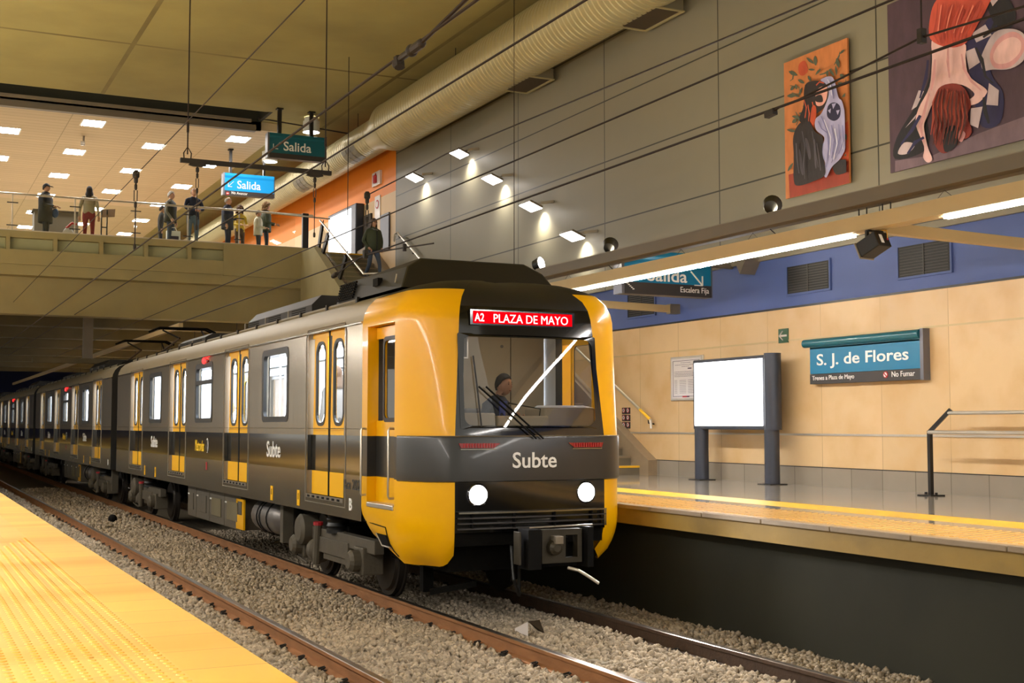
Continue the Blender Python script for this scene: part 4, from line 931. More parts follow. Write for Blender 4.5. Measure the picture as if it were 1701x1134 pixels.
# ---- station name sign
X = XW-.10; ya, yb = 15.14, 12.86
t = thing('station_sign', 'teal station name sign S. J. de Flores on the beige wall', 'sign', (XW, 14, 1.5))
mb = MB(); mb.box(X, XW, yb, ya, 1.66, 2.05, 'teal'); mb.build('name_panel', t)
mb = MB(); mb.box(X-.006, XW, yb-.03, ya, 1.51, 1.655, 'sign_dark'); mb.build('lower_panel', t)
mb = MB(); mb.lathe([(.062, 0), (.062, ya-yb+.12)], (X+.0, yb-.0, 2.12), (0, 1, 0), 'teal_dark', 20); mb.box(X, XW, yb, ya, 2.03, 2.18, 'teal_dark'); mb.build('top_roll', t, smooth=True)
mb = MB(); mb.box(X-.02, XW, yb-.07, yb-.01, 1.5, 2.19, 'sign_side'); mb.build('end_cap', t)
text('S. J. de Flores', 'text_white', (X-.004, ya-.16, 1.73), (0, -1, 0), (0, 0, 1), 1.90, .22, t, bold=.014)
text('Trenes a Plaza de Mayo', 'text_white', (X-.012, ya-.06, 1.545), (0, -1, 0), (0, 0, 1), .92, .085, t)
text('No Fumar', 'text_white', (X-.012, yb+.54, 1.560), (0, -1, 0), (0, 0, 1), .44, .075, t)
mb = MB(); cy, cz = yb+.66, 1.595; mb.lathe([(.045, 0), (.045, .008)], (X-.008, cy, cz), (-1, 0, 0), 'red_paint', 18); mb.lathe([(.032, .008), (.032, .011)], (X-.008, cy, cz), (-1, 0, 0), 'white_paint', 18); mb.bar((X-.02, cy-.026, cz-.026), (X-.02, cy+.026, cz+.026), .006, .014, 'red_paint'); mb.build('no_smoking_mark', t)

# ---- exit sign over the right platform
def exit_sign(name, label, x0, x1, y, z0, z1, arrow, sub, side, glow, dark, hang, arrow_x, tx):
    t = thing(name, label, 'sign', (((x0+x1)/2), y, z0)); w = x1-x0; zs = z0+(z1-z0)*(.27 if side == 'R' else .2); zr = z1-(z1-z0)*.20; D = .22
    pm = 'sign_glow' if glow else ('teal_dark' if dark else 'teal')
    mb = MB(); mb.box(x0, x1, y, y+D, zs, zr, pm); mb.build('sign_face', t)
    mb = MB(); mb.prism([(x0, y-.01, zr), (x0, y-.05, zr+.05), (x0, y-.03, z1), (x0, y+D, z1), (x0, y+D, zr)], (w, 0, 0), pm); mb.build('top_roll', t, bevel=.01)
    mb = MB(); mb.box(x0-.005, x1+.005, y-.01, y+D, z0, zs, 'sign_dark'); mb.build('lower_panel', t)
    mb = MB(); mb.box(x0-.05, x0, y-.02, y+D+.02, z0, z1, 'sign_side'); mb.build('end_cap', t)
    mb = MB(); mb.box(x1, x1+.03, y, y+D, z0, z1, 'sign_side'); mb.build('end_cap', t)
    tm = 'sign_glow_text' if glow else 'text_white'; hh = zr-zs
    text('Salida', tm, (tx[0], y-.008, zs+hh*(.08 if side == 'R' else .2)), (1, 0, 0), (0, 0, 1), tx[1]-tx[0], hh*(.55 if side == 'R' else .62), t, bold=.012)
    a0, a1 = arrow_x; aw = a1-a0; zc = zs+hh*(.30 if side == 'R' else .5); mb = MB()
    k = 1 if arrow == 'right' else -1; xm = (a0+a1)/2; h2 = min(aw, hh*.6)/2
    mb.bar((xm-k*h2, y-.012, zc+h2), (xm+k*h2, y-.012, zc-h2), .014, .026, tm, (0, 1, 0)); mb.bar((xm+k*h2, y-.012, zc-h2), (xm-k*h2*.4, y-.012, zc-h2), .026, .014, tm); mb.bar((xm+k*h2, y-.012, zc-h2), (xm+k*h2, y-.012, zc+h2*.4), .014, .026, tm, (0, 1, 0)); mb.build('arrow', t)
    if sub: text(sub, 'text_white', (x1-.05-sub_w(sub), y-.016, z0+.035) if side == 'R' else (x0+.22, y-.016, z0+.03), (1, 0, 0), (0, 0, 1), sub_w(sub), (zs-z0)*.62, t)
    for hx, hz, hw in hang:
        mb = MB(); mb.box(hx-hw, hx+hw, y+.05, y+.15, z1-.02, hz, 'post_black'); mb.box(hx-hw*1.8, hx+hw*1.8, y+.02, y+.2, hz-.04, hz, 'post_black'); mb.build('hanger_post', t)
    return t
sub_w = lambda s: .55 if s.startswith('Esc') else .5
Ys = 17.2; a, b = at(1036, 415, 'Y', Ys), at(1172, 494, 'Y', Ys); c = at(1182, 424, 'Y', Ys)
t = exit_sign('exit_sign', 'teal exit sign Salida with Escalera Fija strip behind the light rail', a.x, c.x-.02, Ys, b.z, c.z, 'right', 'Escalera Fija', 'R', False, False, (), (at(1147, 460, 'Y', Ys).x, at(1166, 460, 'Y', Ys).x), (at(1075, 460, 'Y', Ys).x, at(1141, 460, 'Y', Ys).x))
mb = MB(); mb.bar((c.x, Ys+.1, c.z-.15), (XW+.05, Ys+.1, c.z-.15), .08, .08, 'grey_metal')
mb.build('wall_arm', t)
p = at(1040, 478, 'Y', Ys); mb = MB()
for k in range(5): mb.box(p.x+k*.028, p.x+.03+k*.028, Ys-.02, Ys-.01, p.z+.07-k*.022, p.z+.085-k*.022, 'text_white')
mb.build('stairs_mark', t)
Ys = 34.3; a, b = at(447, 258, 'Y', Ys), at(541, 232, 'Y', Ys)
exit_sign('exit_sign', 'dark teal exit sign Salida hanging from the ceiling edge, arrow pointing left', a.x, b.x, Ys, at(490, 265, 'Y', Ys).z, at(490, 224, 'Y', Ys).z, 'left', '', 'L', False, True, ((at(466, 190, 'Y', Ys).x, 9.75, .05), (at(519, 196, 'Y', Ys).x, 9.75, .05)), (at(454, 245, 'Y', Ys).x, at(465, 245, 'Y', Ys).x), (at(471, 245, 'Y', Ys).x, at(517, 245, 'Y', Ys).x))
Ys = 39.0; a, b = at(373, 310, 'Y', Ys), at(455, 310, 'Y', Ys)
t = exit_sign('exit_sign', 'bright blue lit exit sign Salida above the people on the mezzanine', a.x, b.x, Ys, at(412, 326, 'Y', Ys).z, at(412, 290, 'Y', Ys).z, 'left', 'No Avanzar', 'L', True, False, ((a.x+.2, 9.5, .04), (b.x-.3, 9.5, .03)), (at(379, 310, 'Y', Ys).x, at(388, 310, 'Y', Ys).x), (at(394, 310, 'Y', Ys).x, at(433, 310, 'Y', Ys).x))
mb = MB(); q = at(378, 321, 'Y', Ys-.02); mb.lathe([(.05, 0), (.05, .01)], q, (0, -1, 0), 'red_paint', 16); mb.box(q.x-.03, q.x+.03, q.y-.014, q.y-.01, q.z-.01, q.z+.01, 'white_paint'); mb.build('no_entry_mark', t)

# ---- lit advertising panel on two posts
X = XW-.42; y0, y1, z0, z1 = 15.70, 17.78, .83, 1.98
t = thing('lightbox_panel', 'bright white blank advertising lightbox on two dark posts on the platform', 'billboard', (X, 16.7, 0))
mb = MB(); mb.box(X, X+.14, y0, y1, z0, z1, 'anthracite'); mb.build('cabinet', t, bevel=.02)
mb = MB(); mb.lathe([(.13, z0), (.13, z1+.02)], (X+.07, y0+.02, 0), (0, 0, 1), 'anthracite', 22); mb.build('side_column', t, smooth=True)
mb = MB(); mb.poly([(X-.004, y0+.17, z0+.06), (X-.004, y1-.05, z0+.06), (X-.004, y1-.05, z1-.05), (X-.004, y0+.17, z1-.05)][::-1], 'lightbox'); mb.build('lit_screen', t)
for y in (y0+.06, y1-.14):
    mb = MB(); mb.lathe([(.115, 0), (.115, z0+.02)], (X+.07, y, 0), (0, 0, 1), 'anthracite', 22); mb.box(X-.09, X+.23, y-.16, y+.16, 0, .012, 'post_black'); mb.build('post', t, smooth=True)

# ---- notices and small signs on the walls
t = thing('notice_board', 'white framed paper notice on the beige wall left of the lightbox', 'notice', (XW, 18.55, 1.34)); X = XW
mb = MB(); mb.box(X-.035, X, 18.05, 19.05, 1.33, 2.10, 'stainless'); mb.build('notice_frame', t, bevel=.008)
mb = MB(); mb.box(X-.04, X-.03, 18.09, 19.01, 1.37, 2.06, 'paper'); pp = mb.build('notice_sheet', t)
mb = MB(); f = lambda a, b, c, d: mb.box(X-.044, X-.0395, 19.01-b, 19.01-a, c, d, 'ink')
for a, b, c, d in ((.05, .87, 2.02, 2.027), (.05, .87, 1.40, 1.407), (.05, .057, 1.40, 2.027), (.863, .87, 1.40, 2.027)): f(a, b, c, d)
for z, a, b in ((1.985, .3, .6), (1.95, .12, .8), (1.92, .33, .56), (1.83, .1, .75), (1.80, .1, .8), (1.775, .1, .8), (1.75, .1, .7)): 
    q = a
    while q < b: w = R.uniform(.02, .06); f(q, min(b, q+w), z, z+.006); q += w+.012
for z in np.linspace(1.68, 1.46, 9):
    f(.1, .18, z, z+.005); f(.26, .46, z, z+.005); f(.52, .72, z, z+.005)
f(.52, .63, 1.875, 1.895); mb.build('notice_print', t)
mb = MB(); mb.box(X-.046, X-.04, 18.45, 18.66, 1.385, 1.41, 'red_paint'); mb.box(X-.047, X-.04, 18.45, 18.52, 1.388, 1.407, 'ink'); mb.build('notice_stamp', t)
t = thing('prohibition_signs', 'panel of six small prohibition signs on the beige wall by the stairs', 'sign', (XW, 20.6, .84))
for i in range(2):
    for j in range(3):
        y, z = 20.70-i*.15, 1.17-j*.135; mb = MB(); mb.box(XW-.015, XW, y-.065, y+.065, z-.06, z+.06, 'sign_dark'); mb.lathe([(.045, 0), (.045, .005)], (XW-.015, y, z+.008), (-1, 0, 0), 'red_paint', 16); mb.lathe([(.033, .005), (.033, .008)], (XW-.015, y, z+.008), (-1, 0, 0), 'white_paint', 16); mb.box(XW-.026, XW-.022, y-.012, y+.012, z-.015, z+.03, 'ink'); mb.build('sign_plate', t)
p = at(1302, 557.5, 'X', XW); t = thing('arrow_sign', 'small green arrow sign on the beige wall above the station sign', 'sign', p)
mb = MB(); mb.box(XW-.012, XW, p.y-.12, p.y+.12, p.z-.11, p.z+.11, 'green_sign'); mb.build('sign_plate', t)
mb = MB(); mb.bar((XW-.016, p.y-.09, p.z), (XW-.016, p.y+.08, p.z), .008, .03, 'paper'); mb.bar((XW-.016, p.y+.085, p.z), (XW-.016, p.y+.0, p.z+.07), .008, .03, 'paper', (1, 0, 0)); mb.bar((XW-.016, p.y+.085, p.z), (XW-.016, p.y+.0, p.z-.07), .008, .03, 'paper', (1, 0, 0)); mb.build('arrow', t)
p = at(627, 297, 'X', XW); t = thing('hydrant_sign', 'small white sign with red symbol on the orange wall', 'sign', p)
mb = MB(); mb.box(XW-.05, XW+.02, p.y-.33, p.y+.33, p.z-.2, p.z+.2, 'paper'); mb.build('sign_plate', t)
mb = MB(); mb.lathe([(.09, -.13), (.09, .08), (.03, .12), (.03, .16)], (XW-.05, p.y, p.z), (0, 0, 1), 'red_paint', 12); mb.build('red_symbol', t)
p = at(627, 345, 'X', XW); t = thing('poster_notice', 'narrow white notice with a red ring on the cream wall above the stairs', 'sign', p)
mb = MB(); mb.box(XW-.005, XW+.02, p.y-.22, p.y+.22, p.z-.35, p.z+.35, 'paper'); mb.build('sign_plate', t)
mb = MB(); mb.lathe([(.13, 0), (.13, .01)], (XW-.005, p.y, p.z+.1), (-1, 0, 0), 'red_paint', 18); mb.lathe([(.09, .01), (.09, .014)], (XW-.005, p.y, p.z+.1), (-1, 0, 0), 'paper', 18); mb.build('red_ring', t)
t = thing('lightbox_panel', 'lit white advertising panel on the cream wall at the stair top', 'billboard', (XW, 37.2, 5.9))
mb = MB(); mb.box(XW-.25, XW+.012, 35.7, 38.4, 5.95, 7.5, 'anthracite'); mb.build('cabinet', t, bevel=.03)
mb = MB(); mb.poly([(XW-.255, 36.1, 6.05), (XW-.255, 36.1, 7.4), (XW-.255, 38.3, 7.4), (XW-.255, 38.3, 6.05)], 'lightbox'); mb.build('lit_screen', t)
for k, (px, w) in enumerate(((607, .55), (640, .35))):
    p = at(px, 380, 'X', XW); mb = MB(); mb.box(XW-.03, XW+.03, p.y-w, p.y+w, 5.86, 7.1 if k == 0 else 6.9, 'dark_brown' if k == 0 else 'anthracite'); o = mb.build('door_%d' % (k+1)); tag(o, kind='structure')

# ---- handrails, barrier, balustrades
t = thing('handrail', 'steel wall handrail with a yellow lower end at the foot of the stairs', 'handrail', (XW, 20.4, .9))
a, b, c = V((12.28, 21.14, 1.80)), V((12.28, 19.95, 1.185)), V((12.28, 19.58, .99))
mb = MB(); mb.tube([a+(a-c)*2.2, a, b], .024, 'stainless', 10); mb.build('rail_tube', t, smooth=True)
mb = MB(); mb.tube([b, c+V((0, .02, .01))], .027, 'stripe_yellow', 10); mb.build('yellow_sleeve', t, smooth=True)
mb = MB(); mb.tube([c+V((0, .02, .01)), c, c+V((0, -.01, -.15))], .024, 'stainless', 10)
mb.build('rail_end', t, smooth=True)
for q in (c+V((0, .08, .02)), a+V((0, .2, .1))): mb = MB(); mb.tube([q, q+V((0, 0, -.07)), (XW, q.y, q.z-.09)], .014, 'post_black', 7); mb.build('wall_bracket', t, smooth=True)
t = thing('handrail', 'steel wall handrail on the grey wall near the top of the stairs', 'handrail', (XW, 31.8, 5.5))
a, b = at(660, 386, 'X', 12.25), at(712, 447, 'X', 12.25); mb = MB(); mb.tube([a+V((0, .25, -.22)), a+V((0, .18, -.02)), a, b, b+(b-a)*.5], .028, 'stainless', 8)
for k in (.05, .5, .95): q = a.lerp(b, k); mb.tube([q, q+V((0, 0, -.08)), (XW, q.y, q.z-.1)], .014, 'post_black', 6)
mb.build('rail_tube', t, smooth=True)
t = thing('platform_barrier', 'black post barrier with two steel rails by the right wall', 'barrier', (12.05, 12.3, 0))
mb = MB(); mb.bar((11.95, 12.36, 0), (11.95, 12.36, .83), .05, .05, 'post_black'); mb.bar((11.95, 12.37, .81), (12.10, 12.14, 1.10), .05, .05, 'post_black'); mb.box(11.83, 12.07, 12.24, 12.48, 0, .015, 'post_black')
for d in (-.09, .09): mb.lathe([(.02, 0), (.02, .035)], (11.95, 12.36+d, .01), (0, 0, 1), 'post_black', 6)
mb.build('post', t)
mb = MB(); mb.bar((11.95, 9.0, 0), (11.95, 9.0, .83), .05, .05, 'post_black'); mb.bar((11.95, 9.01, .81), (12.10, 8.78, 1.10), .05, .05, 'post_black'); mb.build('post', t)
for a, b in (((12.08, 12.20, 1.055), (12.08, 8.9, 1.055)), ((11.93, 12.36, .81), (11.93, 8.95, .81))):
    mb = MB(); mb.tube([a, b], .024, 'stainless', 10); mb.build('rail_tube', t, smooth=True)
# mezzanine balustrade
t = thing('glass_balustrade', 'glass balustrade with a steel handrail along the mezzanine edge', 'railing', (5, BY, 6.08))
HZ = 7.07
mb = MB(); mb.tube([(-1, BY+.05, HZ), (10.95, BY+.05, HZ)], .03, 'stainless', 8); mb.tube([(9.5, BY+.05, HZ), (11.4, BY-.2, HZ-.1)], .025, 'stainless', 8); mb.build('handrail', t, smooth=True)
mb = MB(); mb.box(-1, 10.75, BY+.03, BY+.07, 6.08, 6.11, 'stainless'); mb.build('bottom_rail', t)
for px in (20, 124, 225, 312, 397):
    x = at(px, 370, 'Y', BY+.05).x; mb = MB(); mb.box(x-.018, x+.018, BY+.02, BY+.05, 6.08, HZ, 'stainless')
    for z in (6.22, 6.83): mb.box(x-.14, x+.14, BY+.01, BY+.06, z-.012, z+.012, 'post_black')
    mb.build('post', t)
xs = [at(px, 370, 'Y', BY+.05).x for px in (-60, 20, 124, 225, 312, 397, 492)]
for a, b in zip(xs, xs[1:]): mb = MB(); mb.box(a+.03, b-.03, BY+.055, BY+.067, 6.13, 6.95, 'rail_glass'); mb.build('glass_panel', t)
mb = MB(); mb.box(10.62, 10.80, BY-.02, BY+.10, 6.0, 7.12, 'post_black'); mb.build('end_post', t, bevel=.01)
t = thing('stair_balustrade', 'glass balustrade with slanted black posts and steel handrail down the stairs', 'railing', (SX0, 34, 5.5))
bx_ = SX0-.05; H_a, H_b = V((bx_, 34.7, 6.72)), V((bx_, 30.9, 4.78))
mb = MB(); mb.tube([H_a, H_b, (bx_+1.0, 30.4, 4.82), (bx_+1.05, 30.35, 4.75)], .028, 'stainless', 8); mb.build('handrail', t, smooth=True)
for (ya_, za_, yb_, zb_) in ((34.5, 6.56, 34.85, 5.84), (33.95, 6.22, 34.5, 5.66), (32.35, 5.42, 32.95, 4.80), (30.7, 4.6, 31.2, 4.0)):
    mb = MB(); mb.bar((bx_, ya_, za_), (bx_, yb_, zb_), .06, .16, 'post_black', (0, 1, 0)); mb.tube([(bx_, ya_+.0, za_-.02), (bx_-.0, ya_-.12, za_+.12)], .016, 'post_black', 6); mb.build('post', t)
for (a, b) in ((0, 1), (1, 2), (2, 3)):
    q = ((34.5, 6.5, 5.9), (33.95, 6.15, 5.6), (32.35, 5.35, 4.75), (30.7, 4.5, 4.0)); p0, p1 = q[a], q[b]
    mb = MB(); mb.prism([(bx_, p0[0], p0[1]), (bx_, p1[0], p1[1]), (bx_, p1[0], p1[2]), (bx_, p0[0], p0[2])], (.012, 0, 0), 'rail_glass'); mb.build('glass_panel', t)

# ---- mezzanine ceiling lamps, can lamps, camera
gx = {0: 2.75, 1: 4.85, 2: 6.95, 3: 9.07}; k = 0
for c_, (x, yo) in enumerate(((.65, 37.5), (2.75, 39.4), (4.85, 37.4), (6.95, 39.7), (9.07, 37.6))):
    for r_ in range(8):
        y = yo+4.22*r_
        mb = MB(); mb.ring([(x-.33, y-.42, 9.485), (x+.33, y-.42, 9.485), (x+.33, y+.42, 9.485), (x-.33, y+.42, 9.485)], [(x-.29, y-.38, 9.485), (x+.29, y-.38, 9.485), (x+.29, y+.38, 9.485), (x-.29, y+.38, 9.485)], 'white_paint', (0, 0, .015))
        t = thing('ceiling_panel_lamp', 'bright square panel lamp in the mezzanine ceiling, %s of %s row' % (('nearest', 'second', 'third', 'fourth', 'fifth', 'sixth', 'seventh', 'farthest')[r_], ('the leftmost', 'the second leftmost', 'the middle', 'the second rightmost', 'the rightmost')[c_]), 'lamp', (x, y, 9.5), 'panel lamps in the mezzanine ceiling')
        mb.build('lamp_frame', t); mb = MB(); mb.poly([(x-.29, y-.38, 9.49), (x+.29, y-.38, 9.49), (x+.29, y+.38, 9.49), (x-.29, y+.38, 9.49)], 'panel_light'); mb.build('diffuser', t)
for px, py, yv, lb in ((517, 219, 35.0, 'white can lamp under the ceiling behind the dark exit sign'), (448, 268, 39.0, 'white can lamp between the two hanging exit signs')):
    p = at(px, py, 'Y', yv); zc = 9.75 if yv < 36 else 9.5; t = thing('can_lamp', lb, 'lamp', (p.x, p.y, zc), 'can lamps under the ceiling')
    mb = MB(); mb.lathe([(.24, 0), (.24, .32), (.20, .33), (.20, zc-p.z)], p+V((0, 0, -.02)), (0, 0, 1), 'white_paint', 20, False); mb.build('lamp_can', t, smooth=True)
    mb = MB()
    for d in (-.1, .1): mb.ball((p.x+d, p.y, p.z+.02), (.09, .12, .05), 'lamp_white', 10, 6)
    mb.build('lamp_bulb', t)
p = at(139, 234, 'Z', 9.35); t = thing('ceiling_camera', 'small grey camera hanging from the mezzanine ceiling', 'camera', (p.x, p.y, 9.5)); mb = MB(); mb.tube([(p.x, p.y, 9.5), (p.x, p.y, 9.35)], .03, 'grey_metal', 8); mb.bar((p.x, p.y+.15, 9.3), (p.x-.05, p.y-.18, 9.24), .12, .12, 'grey_metal'); mb.build('camera_body', t, bevel=.01)
mb = MB(); q0 = at(428, 196, 'Y', 35.9); q1 = at(580, 222, 'Y', 35.0); mb.tube([q0, q1], .02, 'wire', 6); mb.tube([q0+V((.3, 0, .5)), q0+V((.3, 0, 0))], .03, 'post_black', 6); o = mb.build('ceiling_conduit', base=(8, 36, 9.3)); tag(o, 'thin dark conduit hung below the edge of the ceiling', 'pipe')

# ---- overhead wires
def wire(label, x, z, y0, y1, r, sag=0.0, name='contact_wire', m='wire'):
    t = thing(name, label, 'wire', (x, y0, z), 'overhead wires above the tracks'); mb = MB()
    mb.tube([(x, y0+(y1-y0)*k/12, z-sag*math.sin(PI*((k % 4)/4))) for k in range(13)], r, m, 6); mb.build('wire_strand', t); return t
wa = wire('thin messenger wire over the near track, highest of the overhead wires', 2.8, 4.23, 2, 60, .006, name='messenger_wire')
wb = wire('thick contact wire over the near track', 2.8, 3.22, 2, 60, .010)
wc = wire('thick feeder wire between the two tracks', 4.4, 3.96, 2, 60, .011, name='feeder_wire')
wf = wire('messenger wire over the train, crossing the grey wall', 6.05, 3.80, 2, 60, .010, name='messenger_wire')
wh = wire('lower contact wire just over the train roof', 6.05, 3.34, 2, 60, .011)
mb = MB(); mb.tube([at(740, 256, 'X', 6.3), at(690, 283, 'X', 6.3), at(612, 323, 'X', 6.1)], .009, 'wire', 5); mb.tube([at(740, 256, 'X', 6.3), at(1500, -60, 'X', 6.3)], .009, 'wire', 5); mb.build('catenary_branch', wf)
# jumper with insulators joining the near messenger and contact wire
t = thing('jumper_insulator', 'dark rod insulator clamped on the thick contact wire near the ceiling duct', 'insulator', at(660, 103, 'X', 2.8)); mb = MB()
p0, p1, p2, p3 = at(660, 106, 'X', 2.8), at(684, 84, 'X', 2.8), at(700, 72, 'X', 2.8), at(780, -6, 'X', 2.8)
mb.tube([at(664, 112, 'X', 2.8), at(662, 96, 'X', 2.8)], .035, 'catenary', 8); mb.tube([at(662, 100, 'X', 2.8), p1], .02, 'catenary', 8); mb.tube([p1, p2], .03, 'catenary', 8); mb.ball(p1, .04, 'catenary'); mb.ball(p2, .03, 'catenary'); mb.ball(p0, .035, 'catenary'); mb.tube([p2, p3], .012, 'wire', 6); mb.build('insulator_rod', t, smooth=True)
# cross bar with its two drop insulators
t = thing('catenary_crossbar', 'dark horizontal bar hung on two rods across the tracks', 'catenary', (5.1, 20, 9.75)); CY = 20.0
bl, br_ = at(305, 262, 'Y', CY), at(548, 292, 'Y', CY); zb_ = (bl.z+br_.z)/2
mb = MB(); mb.bar((bl.x-.05, CY, zb_), (br_.x+.02, CY, zb_), .07, .07, 'catenary'); mb.build('bar', t)
for p, top in ((bl, 312), (br_, 548)):
    mb = MB(); x = p.x+(.06 if p is bl else -.08); mb.tube([(x, CY, zb_+.1), (x, CY, 9.75)], .011, 'wire', 6); mb.tube([(x-.05, CY, zb_+.0), (x-.06, CY, zb_+.12), (x, CY, zb_+.22), (x+.06, CY, zb_+.12), (x+.05, CY, zb_)], .010, 'wire', 6); mb.tube([(x, CY, zb_+.45), (x, CY, zb_+.6)], .02, 'wire', 6); mb.build('suspension_rod', t)
def drop(t, x, y, z, zl, chain=True, cap=True):
    mb = MB()
    if cap: mb.prism([(x-.14, y-.04, z), (x-.08, y-.04, z+.07), (x+.08, y-.04, z+.07), (x+.14, y-.04, z), (x+.06, y-.04, z-.02), (x-.06, y-.04, z-.02)], (0, .08, 0), 'catenary')
    else: mb.lathe([(.03, 0), (.045, .02), (.045, .08), (.025, .11)], (x, y, z-.05), (0, 0, 1), 'catenary', 12)
    zz = z-.03
    for k, (r0, l) in enumerate(((.028, .09), (.02, .09), (.022, .15), (.02, .09))):
        if k == 2 and chain:
            for d in (-.02, .02): mb.tube([(x+d, y, zz), (x+d, y, zz-l)], .007, 'catenary', 5)
        else: mb.lathe([(r0*.5, 0), (r0, .02), (r0, l-.02), (r0*.5, l)], (x, y, zz-l), (0, 0, 1), 'catenary', 10)
        zz -= l
    mb.tube([(x, y, zz+.01), (x, y, zl)], .008, 'wire', 5); mb.lathe([(.016, 0), (.02, .02), (.02, .06), (.014, .08)], (x, y, zl-.02), (0, 0, 1), 'catenary', 8); mb.build('drop_insulator', t, smooth=True)
x = at(328, 275, 'Y', CY).x; drop(t, x, CY, zb_-.06, 3.98); x = at(523, 297, 'Y', CY).x; drop(t, x, CY, zb_-.06, 3.99)
for px, py, X, zl, lb in ((226, 290, 2.8, 3.24, 'chain insulator hanging below the thin wire over the near track'), (610, 325, 6.05, 3.84, 'chain insulator hanging in front of the stairs at the mezzanine')):
    p = at(px, py, 'X', X); t = thing('chain_insulator', lb, 'insulator', p, 'chain insulators on the wires'); drop(t, p.x, p.y, p.z, zl, True, False)
for px, py, lb in ((1281, 187, 'wire clamp on the contact wire left of the tall red painting'), (1531, 60, 'dark block insulator in front of the large dark painting')):
    p = at(px, py, 'X', 6.05); t = thing('wire_clamp', lb, 'clamp', p, 'clamps on the wires'); mb = MB()
    if px < 1400: mb.bar(p+V((0, .06, -.01)), p+V((0, -.05, .0)), .05, .05, 'catenary'); mb.tube([p, p+V((0, -.1, .02)), at(1318, 170, 'X', 6.05), at(1531, 62, 'X', 6.05), at(1720, 5, 'X', 6.05)], [.012, .012, .009, .009, .009], 'wire', 6)
    else: mb.bar(p+V((0, 0, -.05)), p+V((0, 0, .05)), .05, .045, 'catenary'); mb.tube([p, p+V((0, 0, 5.6))], .008, 'wire', 5)
    mb.build('clamp_body', t, bevel=.006)
p = at(854, 440, 'X', 10.9); t = thing('wire_hanger', 'long thin hanger rod crossing in front of the round duct', 'wire', (p.x, p.y, 9.75)); mb = MB(); mb.tube([(p.x, p.y, 9.75), (p.x, p.y, p.z)], .008, 'wire', 6); mb.build('hanger_strand', t)
t = thing('wire_hanger', 'thin hanger rod dropping from the ceiling beside the dark exit sign', 'wire', (9.6, 28.8, 9.75)); mb = MB(); mb.tube([(9.6, 28.8, 9.75), (9.6, 28.8, 5.9)], .010, 'wire', 6); mb.build('hanger_strand', t)
t = thing('catenary_link', 'short dark cable with insulators crossing in front of the man on the stairs', 'insulator', at(640, 416, 'X', 6.05)); mb = MB()
a, b, c, d = at(500, 478, 'X', 6.05), at(556, 457, 'X', 6.05), at(607, 422, 'X', 6.05), at(672, 411, 'X', 6.05)
mb.tube([b, c, d, at(720, 404, 'X', 6.05)], .010, 'wire', 6); mb.box(c.x-.03, c.x+.03, c.y-.04, c.y+.04, c.z-.06, c.z+.06, 'catenary'); mb.bar(d+V((0, 0, -.05)), d+V((0, 0, .05)), .04, .04, 'catenary'); mb.lathe([(.03, -.1), (.04, -.06), (.04, .06), (.03, .1)], b, (c-b), 'catenary', 10); mb.build('link_cable', t)
t = thing('overhead_conductor', 'yellowish conductor bar over the train roofs below the mezzanine', 'wire', (6.05, 31, 3.25)); mb = MB(); mb.bar((6.05, 30.5, 3.26), (6.05, 78, 3.26), .10, .12, 'rail_cream'); mb.build('conductor_bar', t)

# ---- things on the ballast
t = thing('bent_metal_plate', 'folded metal plate lying on the ballast in front of the train', 'scrap', (5.95, 11.8, -1.25)); mb = MB()
p = at(850, 1046, 'Z', -1.22); q = at(877, 1056, 'Z', -1.22); r = at(900, 1052, 'Z', -1.22); s_ = at(876, 1034, 'Z', -1.05)
mb.prism([p, q, at(877, 1032, 'Z', -1.09)], (.004, .004, 0), 'paper'); mb.prism([at(877, 1032, 'Z', -1.09), at(896, 1029, 'Z', -1.08), at(904, 1051, 'Z', -1.22), at(893, 1047, 'Z', -1.2)], (.004, .004, 0), 'dark_brown'); mb.build('plate', t)
p = at(187, 866, 'Z', -1.22); mb = MB(); mb.ball(p+V((0, 0, .06)), (.10, .12, .10), 'black', 10, 7); tag(mb.build('dark_stone', base=p, smooth=True), 'round black lump on the ballast between the tracks', 'stone')
# ---- mezzanine odds
p = at(176, 390, 'Y', 36.9); t = thing('information_stand', 'wooden lectern stand on the mezzanine beside the woman in red trousers', 'stand', (p.x, 36.9, 5.86)); mb = MB()
for d in (-.13, .02): mb.bar((p.x+d, 36.9, 5.86), (p.x+d, 36.9, 6.95), .035, .035, 'post_black')
mb.bar((p.x-.13, 36.9, 6.45), (p.x+.02, 36.9, 6.45), .03, .03, 'post_black'); mb.build('post', t)
mb = MB(); mb.prism([(p.x-.15, 36.85, 6.72), (p.x+.22, 36.85, 6.76), (p.x+.25, 36.95, 7.0), (p.x-.14, 36.95, 6.96)], (0, .03, 0), 'wood_sign'); mb.build('board', t)
p = at(288, 385, 'Y', 36.75); t = thing('shopping_bag', 'white bag with a dark print held by the grey haired man', 'bag', (p.x, 36.7, 6.2)); mb = MB(); mb.box(p.x-.20, p.x+.19, 36.68, 36.78, 6.02, 6.45, 'white_paint'); mb.box(p.x-.15, p.x+.14, 36.672, 36.69, 6.07, 6.30, 'ink'); mb.build('bag_body', t, bevel=.01)
mb = MB(); mb.tube([(p.x-.1, 36.73, 6.44), (p.x-.05, 36.73, 6.55), (p.x+.05, 36.73, 6.55), (p.x+.1, 36.73, 6.44)], .012, 'white_paint', 6); mb.build('bag_handle', t)
p = at(113, 392, 'Y', 36.5); t = thing('carry_bag', 'pale carrier bag at the feet of the woman in red trousers', 'bag', (p.x, 36.5, 5.9)); mb = MB(); mb.ball((p.x, 36.5, 6.1), (.16, .1, .22), 'paper', 10, 8); mb.tube([(p.x-.05, 36.5, 6.3), (p.x+.1, 36.5, 6.45), (p.x+.22, 36.5, 6.42)], .035, 'red_paint', 7); mb.build('bag_body', t, smooth=True)
